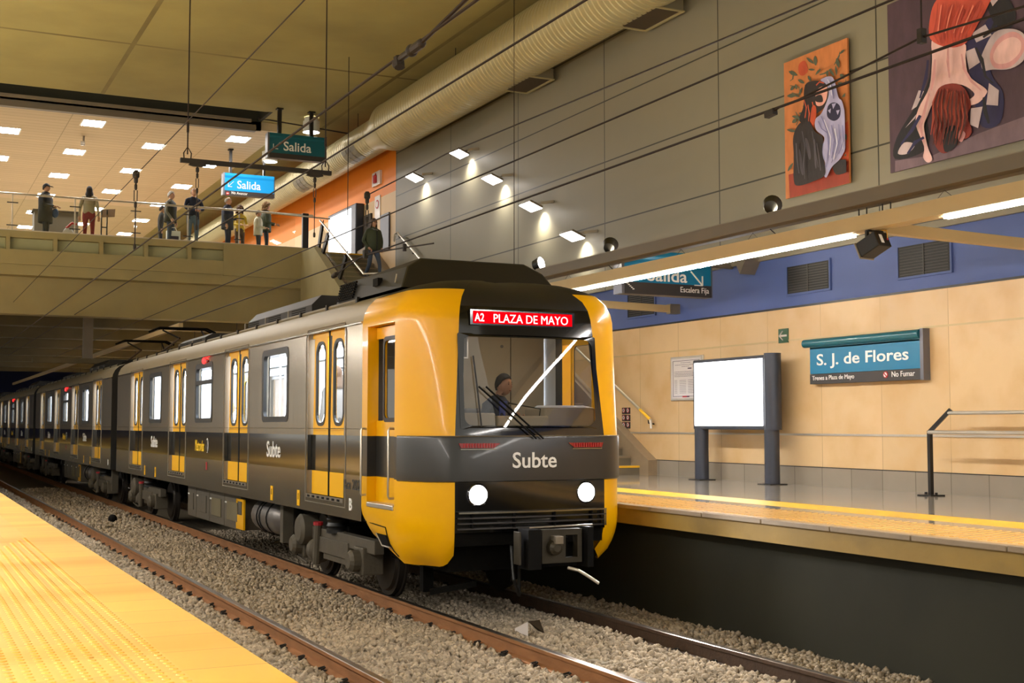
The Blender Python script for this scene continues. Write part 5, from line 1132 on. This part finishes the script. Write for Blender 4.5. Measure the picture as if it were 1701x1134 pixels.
p = at(62, 372, 'Y', 38.5); t = thing('counter_desk', 'dark counter standing behind the person in the black cap', 'counter', (p.x, 38.5, 5.86)); mb = MB(); mb.box(p.x-.1, p.x+1.1, 38.3, 38.9, 5.86, 7.02, 'beam_grey'); mb.box(p.x-.15, p.x+1.15, 38.25, 38.95, 7.02, 7.06, 'dark_brown'); mb.build('counter_body', t)

# ---- the two paintings on the upper wall
def spline(pts, n=4):
    N = len(pts); out = []
    for i in range(N):
        p0, p1, p2, p3 = pts[i-1], pts[i], pts[(i+1) % N], pts[(i+2) % N]
        for k in range(n):
            t = k/n; out.append(tuple(.5*(2*p1[j]+(p2[j]-p0[j])*t+(2*p0[j]-5*p1[j]+4*p2[j]-p3[j])*t*t+(3*p1[j]-p0[j]-3*p2[j]+p3[j])*t**3) for j in (0, 1)))
    return out
def painting(label, ya, yb, z0, z1, zo, sc, shapes, bg, sw):
    t = thing('painting', label, 'painting', (XW, (ya+yb)/2, z0), 'paintings high on the grey wall'); X = XW-.10
    for n, h, st in sw: 
        if n not in M: mat(n, h, .6, 0, .38, 7.0, .2, 25, stretch=(1, 1, .45))
    mb = MB(); mb.box(X, X+.03, yb, ya, z0, z1, bg); k = 0
    for m, pts, sm in shapes:
        k += 1; xx = X-.0015*k; pts = [(zo[0]+a/sc, zo[1]+b/sc) for a, b in pts]; pts = spline(pts) if sm else pts
        w = [at(a, b, 'X', xx) for a, b in pts]; w = [(xx, min(ya, max(yb, p.y)), min(z1, max(z0, p.z))) for p in w]; mb.poly(w, m)
    mb.build('canvas', t); mb = MB(); mb.box(X+.03, XW-.004, yb+.1, yb+.2, z0+.2, z0+.28, 'grey_metal'); mb.build('wall_fixing', t); mb = MB(); mb.box(X+.03, XW-.004, ya-.2, ya-.1, z1-.5, z1-.42, 'grey_metal'); mb.build('wall_fixing', t)
C1 = [('p_orange', 'b8703f', 0), ('p_red', '8a3220', 0), ('p_black', '241c20', 0), ('p_lilac', '9b97bd', 0), ('p_green', '4a5040', 0), ('p_scarlet', 'd02c20', 0), ('p_skin', 'd99a90', 0), ('p_navy', '1e1c3a', 0), ('p_sheen', '4a444e', 0), ('p_fold', '6f6c98', 0), ('p_white', 'c9c6dc', 0), ('p_rust', 'b4492c', 0)]
sh1 = [('p_red', [(40, 930), (490, 825), (492, 1000), (48, 1105)], 0), ('p_orange', [(45, 640), (70, 660), (75, 900), (45, 930)], 0),
 ('p_rust', [(110, 190), (150, 165), (170, 230), (140, 265), (110, 250)], 1), ('p_rust', [(390, 600), (475, 560), (478, 830), (380, 850)], 0)]
for cx_, cy_ in ((70, 250), (185, 165), (220, 165), (125, 305), (180, 285), (65, 350), (90, 340), (120, 370), (60, 400), (95, 400), (400, 105), (370, 180), (400, 270), (430, 300), (395, 320), (95, 545), (80, 570), (60, 635), (430, 680), (445, 700), (150, 480), (130, 520), (330, 245), (300, 250), (195, 225), (238, 240), (360, 230), (420, 395), (440, 440), (52, 880), (440, 790), (462, 770)):
    a = R.uniform(0, 3.1); l, w = R.uniform(18, 34), R.uniform(7, 14); ca, sa = math.cos(a), math.sin(a)
    sh1.append(('p_green', [(cx_+l*ca, cy_+l*sa), (cx_-w*sa, cy_+w*ca), (cx_-l*ca, cy_-l*sa), (cx_+w*sa, cy_-w*ca)], 1))
sh1 += [('p_black', [(340, 850), (440, 830), (450, 900), (360, 930)], 1), ('p_scarlet', [(155, 365), (190, 340), (200, 390), (180, 440), (155, 430)], 1), ('p_black', [(170, 380), (185, 375), (180, 420), (168, 415)], 1),
 ('p_black', [(150, 330), (220, 300), (290, 320), (310, 400), (290, 470), (230, 520), (190, 560), (150, 590), (110, 560), (140, 470)], 1), ('p_rust', [(200, 470), (225, 480), (222, 560), (195, 620), (185, 560)], 1),
 ('p_skin', [(225, 375), (260, 340), (300, 345), (295, 420), (265, 465), (225, 460)], 1), ('p_black', [(222, 405), (260, 395), (270, 440), (225, 440)], 1),
 ('p_lilac', [(255, 295), (310, 270), (345, 290), (375, 410), (400, 440), (430, 560), (448, 620), (435, 720), (390, 820), (330, 880), (295, 950), (275, 920), (285, 850), (255, 790), (265, 740), (280, 680), (225, 630), (220, 560), (260, 520), (300, 430), (310, 370), (290, 320)], 1),
 ('p_navy', [(305, 470), (345, 445), (385, 470), (385, 540), (345, 570), (300, 540)], 1), ('p_lilac', [(330, 455), (360, 450), (340, 490)], 0), ('p_lilac', [(360, 500), (384, 495), (370, 530)], 0), ('p_lilac', [(305, 500), (325, 485), (320, 520)], 0),
 ('p_black', [(125, 580), (180, 575), (215, 640), (270, 680), (265, 780), (280, 850), (285, 930), (220, 970), (110, 1005), (75, 970), (75, 800), (70, 690), (90, 620)], 1), ('p_sheen', [(150, 690), (170, 700), (190, 800), (180, 830), (160, 760)], 1), ('p_sheen', [(110, 760), (125, 800), (140, 930), (120, 900)], 1), ('p_sheen', [(210, 700), (222, 720), (228, 880), (216, 860)], 1)]
def strokes(m, lines, w, jit=3.0):
    out = []
    for ln in lines:
        for _ in range(2):
            q = [(a+R.uniform(-jit, jit), b+R.uniform(-jit, jit)) for a, b in ln]; n = len(q); L, Rr = [], []
            for i, (a, b) in enumerate(q):
                p0, p1 = q[max(i-1, 0)], q[min(i+1, n-1)]; dx, dy = p1[0]-p0[0], p1[1]-p0[1]; l = math.hypot(dx, dy) or 1; ww = w*(.25+math.sin(PI*(i+.4)/(n-.2)))*R.uniform(.6, 1.1)
                L.append((a-dy/l*ww, b+dx/l*ww)); Rr.append((a+dy/l*ww, b-dx/l*ww))
            out.append((m, L+Rr[::-1], 0))
    return out
sh1 += strokes('p_fold', [[(260, 540), (300, 640), (310, 760), (290, 880)], [(330, 600), (350, 700), (330, 820)], [(400, 600), (410, 700), (380, 790)], [(240, 570), (260, 620), (300, 650)], [(320, 300), (335, 360), (345, 420)], [(375, 590), (385, 680), (360, 780), (330, 850)]], 3.5)
sh1 += strokes('p_white', [[(280, 560), (320, 680), (315, 800)], [(350, 620), (370, 720), (340, 830)], [(420, 590), (432, 670), (405, 760)], [(300, 290), (320, 330), (330, 400)]], 3)
sh1 += strokes('p_sheen', [[(130, 640), (150, 740), (140, 860), (150, 960)], [(200, 640), (215, 760), (240, 880)], [(90, 720), (95, 820), (110, 920)], [(230, 720), (245, 800), (255, 900)]], 3)
sh1 += strokes('p_rust', [[(140, 420), (160, 480), (150, 550)], [(200, 440), (215, 520), (200, 590)], [(170, 460), (180, 520), (175, 570)], [(225, 330), (245, 310), (280, 315)]], 3)
sh1 += strokes('p_green', [[(60, 230), (75, 250), (70, 290), (50, 300)], [(400, 90), (385, 130), (350, 190)], [(50, 330), (110, 340), (120, 390), (60, 380)], [(90, 510), (110, 560), (95, 600)], [(385, 340), (440, 380), (460, 430)], [(250, 260), (280, 250), (330, 220)]], 4)
painting('tall narrow orange painting with a black and a white draped figure', 15.66, 14.2, 4.39, 6.52, (1300, 60), 4.047, sh1, 'p_orange', C1)
C2 = [('q_mauve', '463240', 0), ('q_floor', '6d5964', 0), ('q_coral', 'c4503f', 0), ('q_coral2', 'b24438', 0), ('q_pale', 'd9b0b0', 0), ('q_hair', '7c2a24', 0), ('q_hair2', 'a8483a', 0), ('q_black', '17151f', 0), ('q_navy', '211d48', 0), ('q_white', 'b8a6ae', 0), ('q_pink', 'c79094', 0), ('q_dark', '4a1814', 0), ('q_light', 'e07a66', 0)]
sh2 = [('q_floor', [(690, 890), (900, 860), (1150, 740), (1420, 640), (1420, 790), (690, 970)], 0),
 ('q_black', [(890, 290), (880, 430), (820, 560), (700, 760), (690, 880), (830, 850), (880, 780), (870, 640), (930, 480)], 1), ('q_white', [(820, 500), (850, 505), (810, 590), (780, 610)], 0), ('q_white', [(745, 710), (810, 630), (800, 655)], 0), ('q_white', [(705, 850), (740, 790), (800, 800), (760, 850)], 1),
 ('q_navy', [(1075, 230), (1150, 170), (1250, 60), (1330, 60), (1330, 160), (1230, 220), (1220, 400), (1290, 520), (1270, 680), (1170, 700), (1130, 560), (1100, 390)], 1), ('q_black', [(1200, 0), (1300, -20), (1360, 80), (1320, 160), (1240, 130)], 1),
 ('q_white', [(1115, 185), (1190, 135), (1225, 195), (1140, 235)], 0), ('q_white', [(1080, 285), (1130, 265), (1160, 345), (1100, 385)], 0), ('q_white', [(1210, 460), (1265, 500), (1260, 585), (1195, 580)], 0), ('q_white', [(1110, 600), (1175, 590), (1150, 710), (1105, 690)], 0), ('q_white', [(1215, 0), (1260, 0), (1230, 35)], 0),
 ('q_pale', [(905, 210), (1070, 235), (1080, 320), (1100, 420), (1190, 490), (1195, 520), (1150, 570), (1085, 585), (1090, 560), (1130, 520), (1060, 470), (960, 480), (905, 560), (870, 640), (850, 700), (870, 810), (895, 880), (870, 900), (845, 870), (850, 810), (805, 690), (820, 600), (880, 480), (895, 330)], 1),
 ('q_coral', [(920, 0), (1000, -40), (1210, -30), (1200, 40), (1150, 130), (1080, 240), (985, 262), (885, 215), (885, 90)], 1), ('q_coral2', [(990, 40), (1010, 50), (960, 230), (940, 215)], 1), ('q_coral2', [(1060, 60), (1080, 70), (1030, 200), (1015, 190)], 1), ('q_coral2', [(1150, 10), (1170, 20), (1110, 120), (1095, 110)], 1),
 ('q_hair', [(930, 490), (1010, 462), (1075, 490), (1110, 580), (1090, 640), (1115, 730), (1070, 770), (1040, 700), (1020, 800), (960, 850), (910, 800), (895, 680), (900, 590)], 1), ('q_hair2', [(980, 520), (1030, 510), (1060, 590), (1020, 640), (960, 600)], 1), ('q_black', [(960, 720), (1030, 700), (1030, 800), (965, 840)], 1), ('q_pink', [(1050, 720), (1080, 740), (1060, 785), (1040, 770)], 1),
 ('q_white', [(1180, 280), (1240, 180), (1340, 160), (1410, 200), (1410, 320), (1330, 380), (1230, 385), (1180, 390), (1165, 340)], 1), ('q_pink', [(1215, 300), (1260, 215), (1340, 175), (1400, 210), (1400, 290), (1330, 370), (1240, 375)], 1), ('q_pale', [(1235, 300), (1275, 235), (1340, 205), (1385, 230), (1380, 290), (1320, 345), (1250, 350)], 1)]
sh2 += strokes('q_hair2', [[(960+k*18, 490+abs(k)*6), (945+k*22, 570), (950+k*24, 650), (935+k*22, 740+R.uniform(-40, 40))] for k in range(-2, 7)], 4, 5)
sh2 += strokes('q_dark', [[(975+k*20, 500), (955+k*24, 600), (965+k*22, 690), (940+k*20, 800)] for k in range(-2, 6)], 3, 5)
sh2 += strokes('q_coral2', [[(930+k*30, 20), (920+k*26, 100), (905+k*22, 190), (930+k*16, 240)] for k in range(0, 9)], 4, 5)
sh2 += strokes('q_light', [[(945+k*30, 30), (935+k*26, 100), (925+k*22, 180)] for k in range(0, 8, 2)], 3, 4)
sh2 += strokes('q_pink', [[(985, 260), (980, 340), (990, 430)], [(1060, 300), (1070, 380), (1110, 450), (1170, 500)], [(880, 520), (850, 620), (830, 700), (850, 790)], [(910, 330), (905, 420), (890, 500)]], 6, 3)
sh2 += strokes('q_navy', [[(870, 330), (860, 430), (830, 540)], [(720, 800), (780, 720), (830, 640)], [(760, 850), (800, 790), (850, 760)]], 7, 4)
sh2 += strokes('q_black', [[(1140, 260), (1170, 330), (1190, 420), (1230, 460)], [(1180, 540), (1190, 620), (1210, 680)], [(1250, 110), (1230, 170), (1180, 210)]], 8, 4)
painting('large dark mauve painting with a red haired figure bending down', 13.36, 9.9, 4.38, 6.75, (1280, 0), 3.335, sh2, 'q_mauve', C2)
# ================================================================= people
for n, h in (('skin', 'b98a6c'), ('skin2', 'c39377'), ('hair_dark', '1d1512'), ('hair_brown', '4a3018'), ('hair_grey', 'a8a49c'), ('hair_curly', '6a4a1e'), ('jeans', '3f4a5e'), ('jeans_light', '5f7389'), ('trousers_dark', '20222a'), ('navy', '1a2238'), ('black_coat', '17181c'), ('olive_jacket', '39402a'), ('dark_vest', '2b2c26'), ('check_shirt', '6e6a5c'), ('beige_top', '9a8e74'), ('red_trousers', '7c1420'), ('yellow_top', 'd0b030'), ('white_hoodie', 'd8d0bc'), ('brown_skirt', '4a3620'), ('shoe', '1a1714'), ('blue_shirt', '3c4a94'), ('blue_bag', '22406e'), ('grey_top', '6d6a68'), ('lips', '8a4a42')):
    mat(n, h, .75 if n not in ('skin', 'skin2') else .5, 0, .12, 14.0, .15, 40)
def person(name, label, loc, rz, h, arms, cols, hair, legs='stand', bulk=1.0, group='people on the mezzanine', lean=0.0, head=(0, 0), extras=None):
    """faces -Y before turning by rz; arms = ((elbow, wrist) for his right (-x), left (+x)); joints in metres of a 1.75 m figure"""
    t = thing('person', label, 'person', loc, group); t.rotation_euler.z = rz; S = h/1.75
    J = {}; E_ = []
    def j(k, p, r): J[k] = (V(p), r if isinstance(r, tuple) else (r, r))
    def e(a, b, m): E_.append((a, b, m))
    b = bulk; hx, hy = head
    dz = 0.0
    if legs == 'sit': dz = -.40
    j('pel', (0, 0, .95+dz), .155*b); j('wst', (0, .005-lean*.3, 1.10+dz), .14*b); j('chs', (0, .01-lean*.7, 1.30+dz), .165*b); j('nkb', (0, .01-lean, 1.45+dz), .085)
    j('nk', (0, -lean*1.05, 1.52+dz), .055); hc = V((hx, -lean*1.15+hy-.01, 1.63+dz))
    j('hd1', hc+V((0, .01, -.02)), .055)
    for a, c, m in (('pel', 'wst', 0), ('wst', 'chs', 0), ('chs', 'nkb', 0), ('nkb', 'nk', 1), ('nk', 'hd1', 1)): e(a, c, m)
    hands = []
    for s, q in ((-1, 'R'), (1, 'L')):
        el, wr = arms[0 if s < 0 else 1]; el, wr = V(el), V(wr)
        j('sh'+q, (s*.175, .01-lean*.9, 1.41+dz), .07*b); j('el'+q, el, .05*b); j('wr'+q, wr, .034); d = (wr-el).normalized(); j('pm'+q, wr+d*.115, (.044, .028))
        e('nkb', 'sh'+q, 0); e('sh'+q, 'el'+q, 0); e('el'+q, 'wr'+q, 0); e('wr'+q, 'pm'+q, 1); hands.append((wr, d, s))
        if legs == 'sit': hp, kn, an, to = (s*.10, 0, .93+dz), (s*.14, -.42, .95+dz), (s*.14, -.44, .50+dz), (s*.15, -.60, .44+dz)
        elif legs == 'walk': k = -1 if s < 0 else 1; hp, kn, an, to = (s*.095, 0, .88), (s*.10, -.06-.10*k, .50), (s*.10, -.02-.16*k+(.18 if k < 0 else 0), .09+(.06 if k < 0 else 0)), (s*.11, -.20-.16*k+(.18 if k < 0 else 0), .04)
        else: hp, kn, an, to = (s*.095, 0, .88), (s*.105, -.02, .49), (s*.11, .02, .09), (s*.13, -.14, .04)
        j('hp'+q, hp, .095); j('kn'+q, kn, .06); j('an'+q, an, .042); j('to'+q, to, .036)
        e('pel', 'hp'+q, 2); e('hp'+q, 'kn'+q, 2); e('kn'+q, 'an'+q, 2); e('an'+q, 'to'+q, 3)
    keys = list(J); me = bpy.data.meshes.new('b'); me.from_pydata([J[k][0] for k in keys], [(keys.index(a), keys.index(c)) for a, c, m in E_], [])
    ob = bpy.data.objects.new('b', me); COL.objects.link(ob); md = ob.modifiers.new('skin', 'SKIN'); md.use_smooth_shade = True
    for i, k in enumerate(keys): sv = me.skin_vertices[0].data[i]; sv.radius = J[k][1]; sv.use_root = (k == 'pel')
    sb = ob.modifiers.new('sub', 'SUBSURF'); sb.levels = 1
    bpy.context.view_layer.update(); m2 = bpy.data.meshes.new_from_object(ob.evaluated_get(bpy.context.evaluated_depsgraph_get()))
    vs = [v.co.copy() for v in m2.vertices]; fs = [tuple(p.vertices) for p in m2.polygons]; bpy.data.objects.remove(ob); bpy.data.meshes.remove(me); bpy.data.meshes.remove(m2)
    zoff = dz
    for v in vs:
        if .80+zoff < v.z < 1.45+zoff and abs(v.x) < .23: v.y *= .78; v.x *= 1.08
    mb = MB(); mi = [cols['top'], cols['skin'], cols['pants'], cols['shoe'] if 'shoe' in cols else 'shoe']
    mb.v = [tuple(v) for v in vs]
    for f in fs:
        c = sum((vs[i] for i in f), V())/len(f); best = None
        for a, bb, m in E_:
            p, q = J[a][0], J[bb][0]; d = q-p; tt = max(0, min(1, (c-p).dot(d)/max(d.length_squared, 1e-9))); dist = (c-(p+d*tt)).length-(J[a][1][0]*(1-tt)+J[bb][1][0]*tt)
            if a == 'pel' and bb == 'wst' and c.z < .93+zoff: m = 2
            if best is None or dist < best[0]: best = (dist, m)
        mb.f.append(f); mb.mi.append(mb.k(mi[best[1]]))
    for wr, d, s in hands:                                     # five separate fingers, curled
        pc = wr+d*.09; side = d.cross(V((0, 0, 1))); side = side.normalized() if side.length > .2 else V((0, 1, 0)); up = side.cross(d).normalized()
        for k, ln in enumerate((.062, .075, .070, .055)):
            o = pc+side*((k-1.5)*.019)*s; mb.tube([o-d*.015, o+d*ln*.45-up*.006, o+d*ln*.8-up*.028, o+d*ln*.85-up*.05], [.009, .0085, .008, .006], cols['skin'], 6)
        o = wr+d*.03-side*.028*s; mb.tube([o, o+d*.025-side*.022*s-up*.012, o+d*.055-side*.026*s-up*.03], [.010, .009, .007], cols['skin'], 6)
    hv, hf, NU, NV = [], [], 18, 12                                # head: skull, jaw, nose bridge
    def hp_(th, ph):
        x, y, z = .076*math.sin(th)*math.cos(ph), .096*math.sin(th)*math.sin(ph), .118*math.cos(th)
        if z < 0: k = (-z/.118); x *= 1-.30*k**1.5; y = y*(1-.28*k**1.5) if y > 0 else y*(1+.10*k)
        return (hc.x+x, hc.y+y, hc.z+z+.01)
    for i in range(NV+1):
        for q in range(NU): hv.append(hp_(PI*i/NV, 2*PI*q/NU))
    for i in range(NV):
        for q in range(NU): hf.append((i*NU+q, (i+1)*NU+q, (i+1)*NU+(q+1) % NU, i*NU+(q+1) % NU))
    mb.mesh(hv, hf, cols['skin'])
    f0 = hc.y-.094
    mb.mesh([(hc.x, f0+.004, hc.z+.035), (hc.x-.013, f0+.008, hc.z-.02), (hc.x+.013, f0+.008, hc.z-.02), (hc.x, f0-.020, hc.z-.014), (hc.x, f0+.01, hc.z-.028)], [(0, 1, 3), (0, 3, 2), (1, 4, 3), (3, 4, 2), (0, 2, 4, 1)], cols['skin'])
    for s in (-1, 1):
        mb.ball((hc.x+s*.029, f0+.012, hc.z+.022), (.011, .007, .007), 'hair_dark', 8, 5); mb.ball((hc.x+s*.029, f0+.011, hc.z+.042), (.017, .007, .004), 'hair_dark', 6, 4)
        mb.ball((hc.x+s*.078, hc.y+.008, hc.z+.005), (.010, .018, .028), cols['skin'], 8, 6)
    mb.ball((hc.x, f0+.010, hc.z-.052), (.021, .008, .006), 'lips', 8, 5)
    mb.v = [(x*S, y*S, z*S) for x, y, z in mb.v]
    me_off = wloc(t); mb.v = [(x+me_off.x, y+me_off.y, z+me_off.z) for x, y, z in mb.v]
    mb.build('body', t, smooth=True, angle=80)
    def child(nm, m3, **k): m3.v = [(x*S+me_off.x, y*S+me_off.y, z*S+me_off.z) for x, y, z in m3.v]; return m3.build(nm, t, smooth=True, **k)
    if hair:
        style, hm = hair; mb = MB(); vs, fs = [], []; nu, nv = 20, 9
        for i in range(nv+1):
            for q in range(nu):
                ph = 2*PI*q/nu; front = max(0, -math.sin(ph)); back = max(0, math.sin(ph))
                lim = {'short': 92-40*front**.5+26*back, 'fringe': 96-75*front**.5+14*back, 'long': 100-46*front**1.4+10*back, 'curly': 102-46*front**1.2}[style]; th = math.radians(lim)*i/nv
                if style == 'fringe': th = math.radians(58+(lim-58)*i/nv) if lim > 58 else math.radians(58)
                k = 1+(.16 if style == 'curly' else .05)*math.sin(q*2.7+i*1.9)*(1 if style == 'curly' else .4); rr = (.084, .106, .128) if style != 'curly' else (.112, .128, .145)
                vs.append((hc.x+rr[0]*k*math.sin(th)*math.cos(ph), hc.y+.006+rr[1]*k*math.sin(th)*math.sin(ph), hc.z+.014+rr[2]*k*math.cos(th)))
        if style in ('long', 'curly'):
            for r_ in range(1, 5):
                for q in range(nu):
                    ph = 2*PI*q/nu; x, y, z = vs[nv*nu+q]; d = min(1, max(0, (math.sin(ph)+.62)*2.2)); f = r_/4
                    vs.append((x+.035*math.cos(ph)*f*d+.008*math.sin(q*3+r_)*d, y+.012*f*d, z-(.17 if style == 'long' else .10)*f*d))
        n_ = len(vs)//nu
        for i in range(n_-1):
            for q in range(nu): q2 = (q+1) % nu; fs.append((i*nu+q, (i+1)*nu+q, (i+1)*nu+q2, i*nu+q2))
        mb.mesh(vs, fs, hm); child('hair', mb, solid=.012)
    if extras: extras(t, child, hc, J)
    return t
DOWN = lambda s, f=0.0: ((s*.24, .03, 1.13), (s*.26, -.04-f, .90))
HOLD = lambda s: ((s*.25, -.02, 1.12), (s*.12, -.27, 1.10))
RAILA = lambda s: ((s*.26, -.10, 1.18), (s*.06, -.34, 1.12))
POCK = lambda s: ((s*.30, .06, 1.13), (s*.20, -.09, .95))
def jacket(col, z0=.82, w=1.0, open_=None, collar=True):
    def f(t, child, hc, J):
        mb = MB(); n = 18; rows = ((1.47, .11), (1.42, .17), (1.30, .205), (1.12, .195), (1.0, .20), (z0, .205)); vs = []
        for z, r in rows:
            for k in range(n): a = 2*PI*k/n; vs.append((r*w*math.cos(a)*1.08, .01+r*w*math.sin(a)*.78, z))
        mb.mesh(vs, [(i*n+k, i*n+(k+1) % n, (i+1)*n+(k+1) % n, (i+1)*n+k) for i in range(5) for k in range(n)], col)
        if collar: mb.tube([(.085*math.cos(a), .01+.085*math.sin(a), 1.485) for a in np.linspace(-PI/2+.4, 1.5*PI-.4, 14)], .026, col, 6)
        if open_: mb.box(-.010, .010, -.165*w, -.15*w, z0, 1.4, open_)
        child('jacket', mb, solid=.015)
    return f
MY = 36.75; MZ = 5.86
def foot(px, Y=MY): return V((at(px, 390, 'Y', Y).x, Y, MZ))
def cap_extra(t, child, hc, J):
    mb = MB(); vs = [(hc.x+.092*math.sin(a*PI/12)*math.cos(q*PI/8), hc.y+.005+.112*math.sin(a*PI/12)*math.sin(q*PI/8), hc.z+.045+.095*math.cos(a*PI/12)) for a in range(7) for q in range(16)]
    mb.mesh(vs, [(i*16+q, (i+1)*16+q, (i+1)*16+(q+1) % 16, i*16+(q+1) % 16) for i in range(6) for q in range(16)], 'black_coat')
    mb.prism([(hc.x-.07, hc.y-.08, hc.z+.05), (hc.x-.06, hc.y-.18, hc.z+.038), (hc.x+.06, hc.y-.18, hc.z+.038), (hc.x+.07, hc.y-.08, hc.z+.05)], (0, 0, .012), 'black_coat'); child('cap', mb)
    jacket('black_coat', .62, 1.18)(t, child, hc, J)
    mb = MB(); mb.ball((.10, -.24, .92), (.07, .10, .14), 'blue_bag', 10, 7); mb.tube([(.08, -.2, 1.04), (.02, -.1, 1.40)], .012, 'blue_bag', 5); child('shoulder_bag', mb)
person('person', 'person in a black coat and black cap at the left end of the mezzanine', foot(75), math.radians(65), 1.66, (HOLD(-1), HOLD(1)), dict(skin='skin', top='black_coat', pants='trousers_dark'), ('short', 'hair_dark'), extras=cap_extra, bulk=1.15)
person('person', 'woman seen from behind in a beige top and dark red trousers on the mezzanine', foot(147), math.radians(165), 1.68, (DOWN(-1), DOWN(1)), dict(skin='skin', top='beige_top', pants='red_trousers'), ('long', 'hair_dark'), bulk=1.1)
person('person', 'grey haired man in a dark vest holding a white bag on the mezzanine', foot(283), math.radians(55), 1.72, (((-.25, .02, 1.13), (-.24, -.14, .92)), DOWN(1)), dict(skin='skin2', top='check_shirt', pants='jeans'), ('short', 'hair_grey'), extras=jacket('dark_vest', .85, 1.02, collar=False))
person('person', 'dark clad person half hidden behind the grey haired man with the bag', foot(266, 37.6)+V((0, 0, 0)), math.radians(80), 1.42, (DOWN(-1), DOWN(1)), dict(skin='skin', top='black_coat', pants='trousers_dark'), ('short', 'hair_dark'), lean=.05)
person('person', 'man in a navy sweater and jeans leaning both arms on the mezzanine handrail', foot(320, 36.45), math.radians(8), 1.80, (RAILA(-1), RAILA(1)), dict(skin='skin2', top='navy', pants='jeans_light'), ('fringe', 'hair_grey'), bulk=1.12, lean=.04)
person('person', 'bald man in a navy jacket turned away on the mezzanine', foot(378), math.radians(60), 1.68, (DOWN(-1), HOLD(1)), dict(skin='skin2', top='navy', pants='navy'), ('fringe', 'hair_grey'), extras=jacket('navy', .78, 1.08), bulk=1.1)
def shades(t, child, hc, J):
    mb = MB(); mb.bar((hc.x-.07, hc.y-.10, hc.z+.022), (hc.x+.07, hc.y-.10, hc.z+.022), .02, .035, 'black'); child('sunglasses', mb)
person('person', 'woman in a yellow top and dark sunglasses beside the bald man', foot(398, 37.5), math.radians(15), 1.58, (HOLD(-1), HOLD(1)), dict(skin='skin2', top='yellow_top', pants='brown_skirt'), ('curly', 'hair_brown'), extras=shades)
person('person', 'child in a white hooded top at the right end of the mezzanine railing', foot(429), math.radians(60), 1.36, (HOLD(-1), HOLD(1)), dict(skin='skin2', top='white_hoodie', pants='trousers_dark'), ('short', 'hair_brown'), extras=jacket('white_hoodie', .8, 1.0))
person('person', 'woman with curly brown hair in a dark green jacket behind the child', foot(442, 37.2), math.radians(75), 1.68, (HOLD(-1), HOLD(1)), dict(skin='skin2', top='olive_jacket', pants='trousers_dark'), ('curly', 'hair_curly'), extras=jacket('olive_jacket', .85, 1.02))
# man coming down the stairs
ps = at(620, 462, 'Y', 33.1); st_ = max(z for y, z in steps if y <= 33.1)
def camera_strap(t, child, hc, J):
    jacket('olive_jacket', .86, 1.08, 'dark_vest')(t, child, hc, J)
    mb = MB(); mb.tube([(-.09, -.06, 1.46), (-.05, -.13, 1.44), (.05, -.13, 1.43), (.09, -.06, 1.46)], .022, 'grey_top', 6); child('scarf', mb)
    mb = MB(); mb.bar((hc.x-.05, hc.y-.106, hc.z+.024), (hc.x+.05, hc.y-.106, hc.z+.024), .004, .005, 'post_black')
    for s in (-1, 1): mb.tube([(hc.x+s*.03+.02*math.cos(a), hc.y-.106, hc.z+.018+.014*math.sin(a)) for a in np.linspace(0, 2*PI, 9)], .003, 'post_black', 4)
    child('glasses', mb)
person('person', 'long haired man in an olive green jacket and jeans coming down the stairs', V((ps.x, 33.1, st_)), math.radians(12), 1.76, (POCK(-1), POCK(1)), dict(skin='skin2', top='olive_jacket', pants='jeans'), ('long', 'hair_brown'), legs='walk', bulk=1.15, group=None, extras=camera_strap)
# driver and passengers
def dshirt(t, child, hc, J):
    mb = MB(); mb.prism([(-.07, -.17, 1.06), (.07, -.17, 1.06), (.05, -.14, .78), (-.05, -.14, .78)], (0, .02, 0), 'blue_shirt'); child('shirt_front', mb)
person('person', 'driver with short dark hair in a navy jacket sitting in the train cab', V((XC+.19, 13.42, .10)), math.radians(30), 1.78, (((-.27, -.08, .80), (-.14, -.34, .84)), ((.27, -.08, .80), (.10, -.36, .88))), dict(skin='skin', top='navy', pants='trousers_dark'), ('short', 'hair_dark'), legs='sit', bulk=1.08, group=None, lean=.10, head=(.02, -.04), extras=dshirt)
person('person', 'passenger standing behind the first wide side window of the front car', V((XC-.55, 16.95, .05)), math.radians(200), 1.66, (DOWN(-1), DOWN(1)), dict(skin='skin2', top='grey_top', pants='trousers_dark'), ('long', 'hair_brown'), group='passengers in the front car')
person('person', 'passenger sitting behind the divided side window of the front car', V((XC-.95, 21.5, .0)), math.radians(90), 1.70, (DOWN(-1, .1), DOWN(1, .1)), dict(skin='skin2', top='lining', pants='jeans'), ('short', 'hair_grey'), legs='sit', group='passengers in the front car')
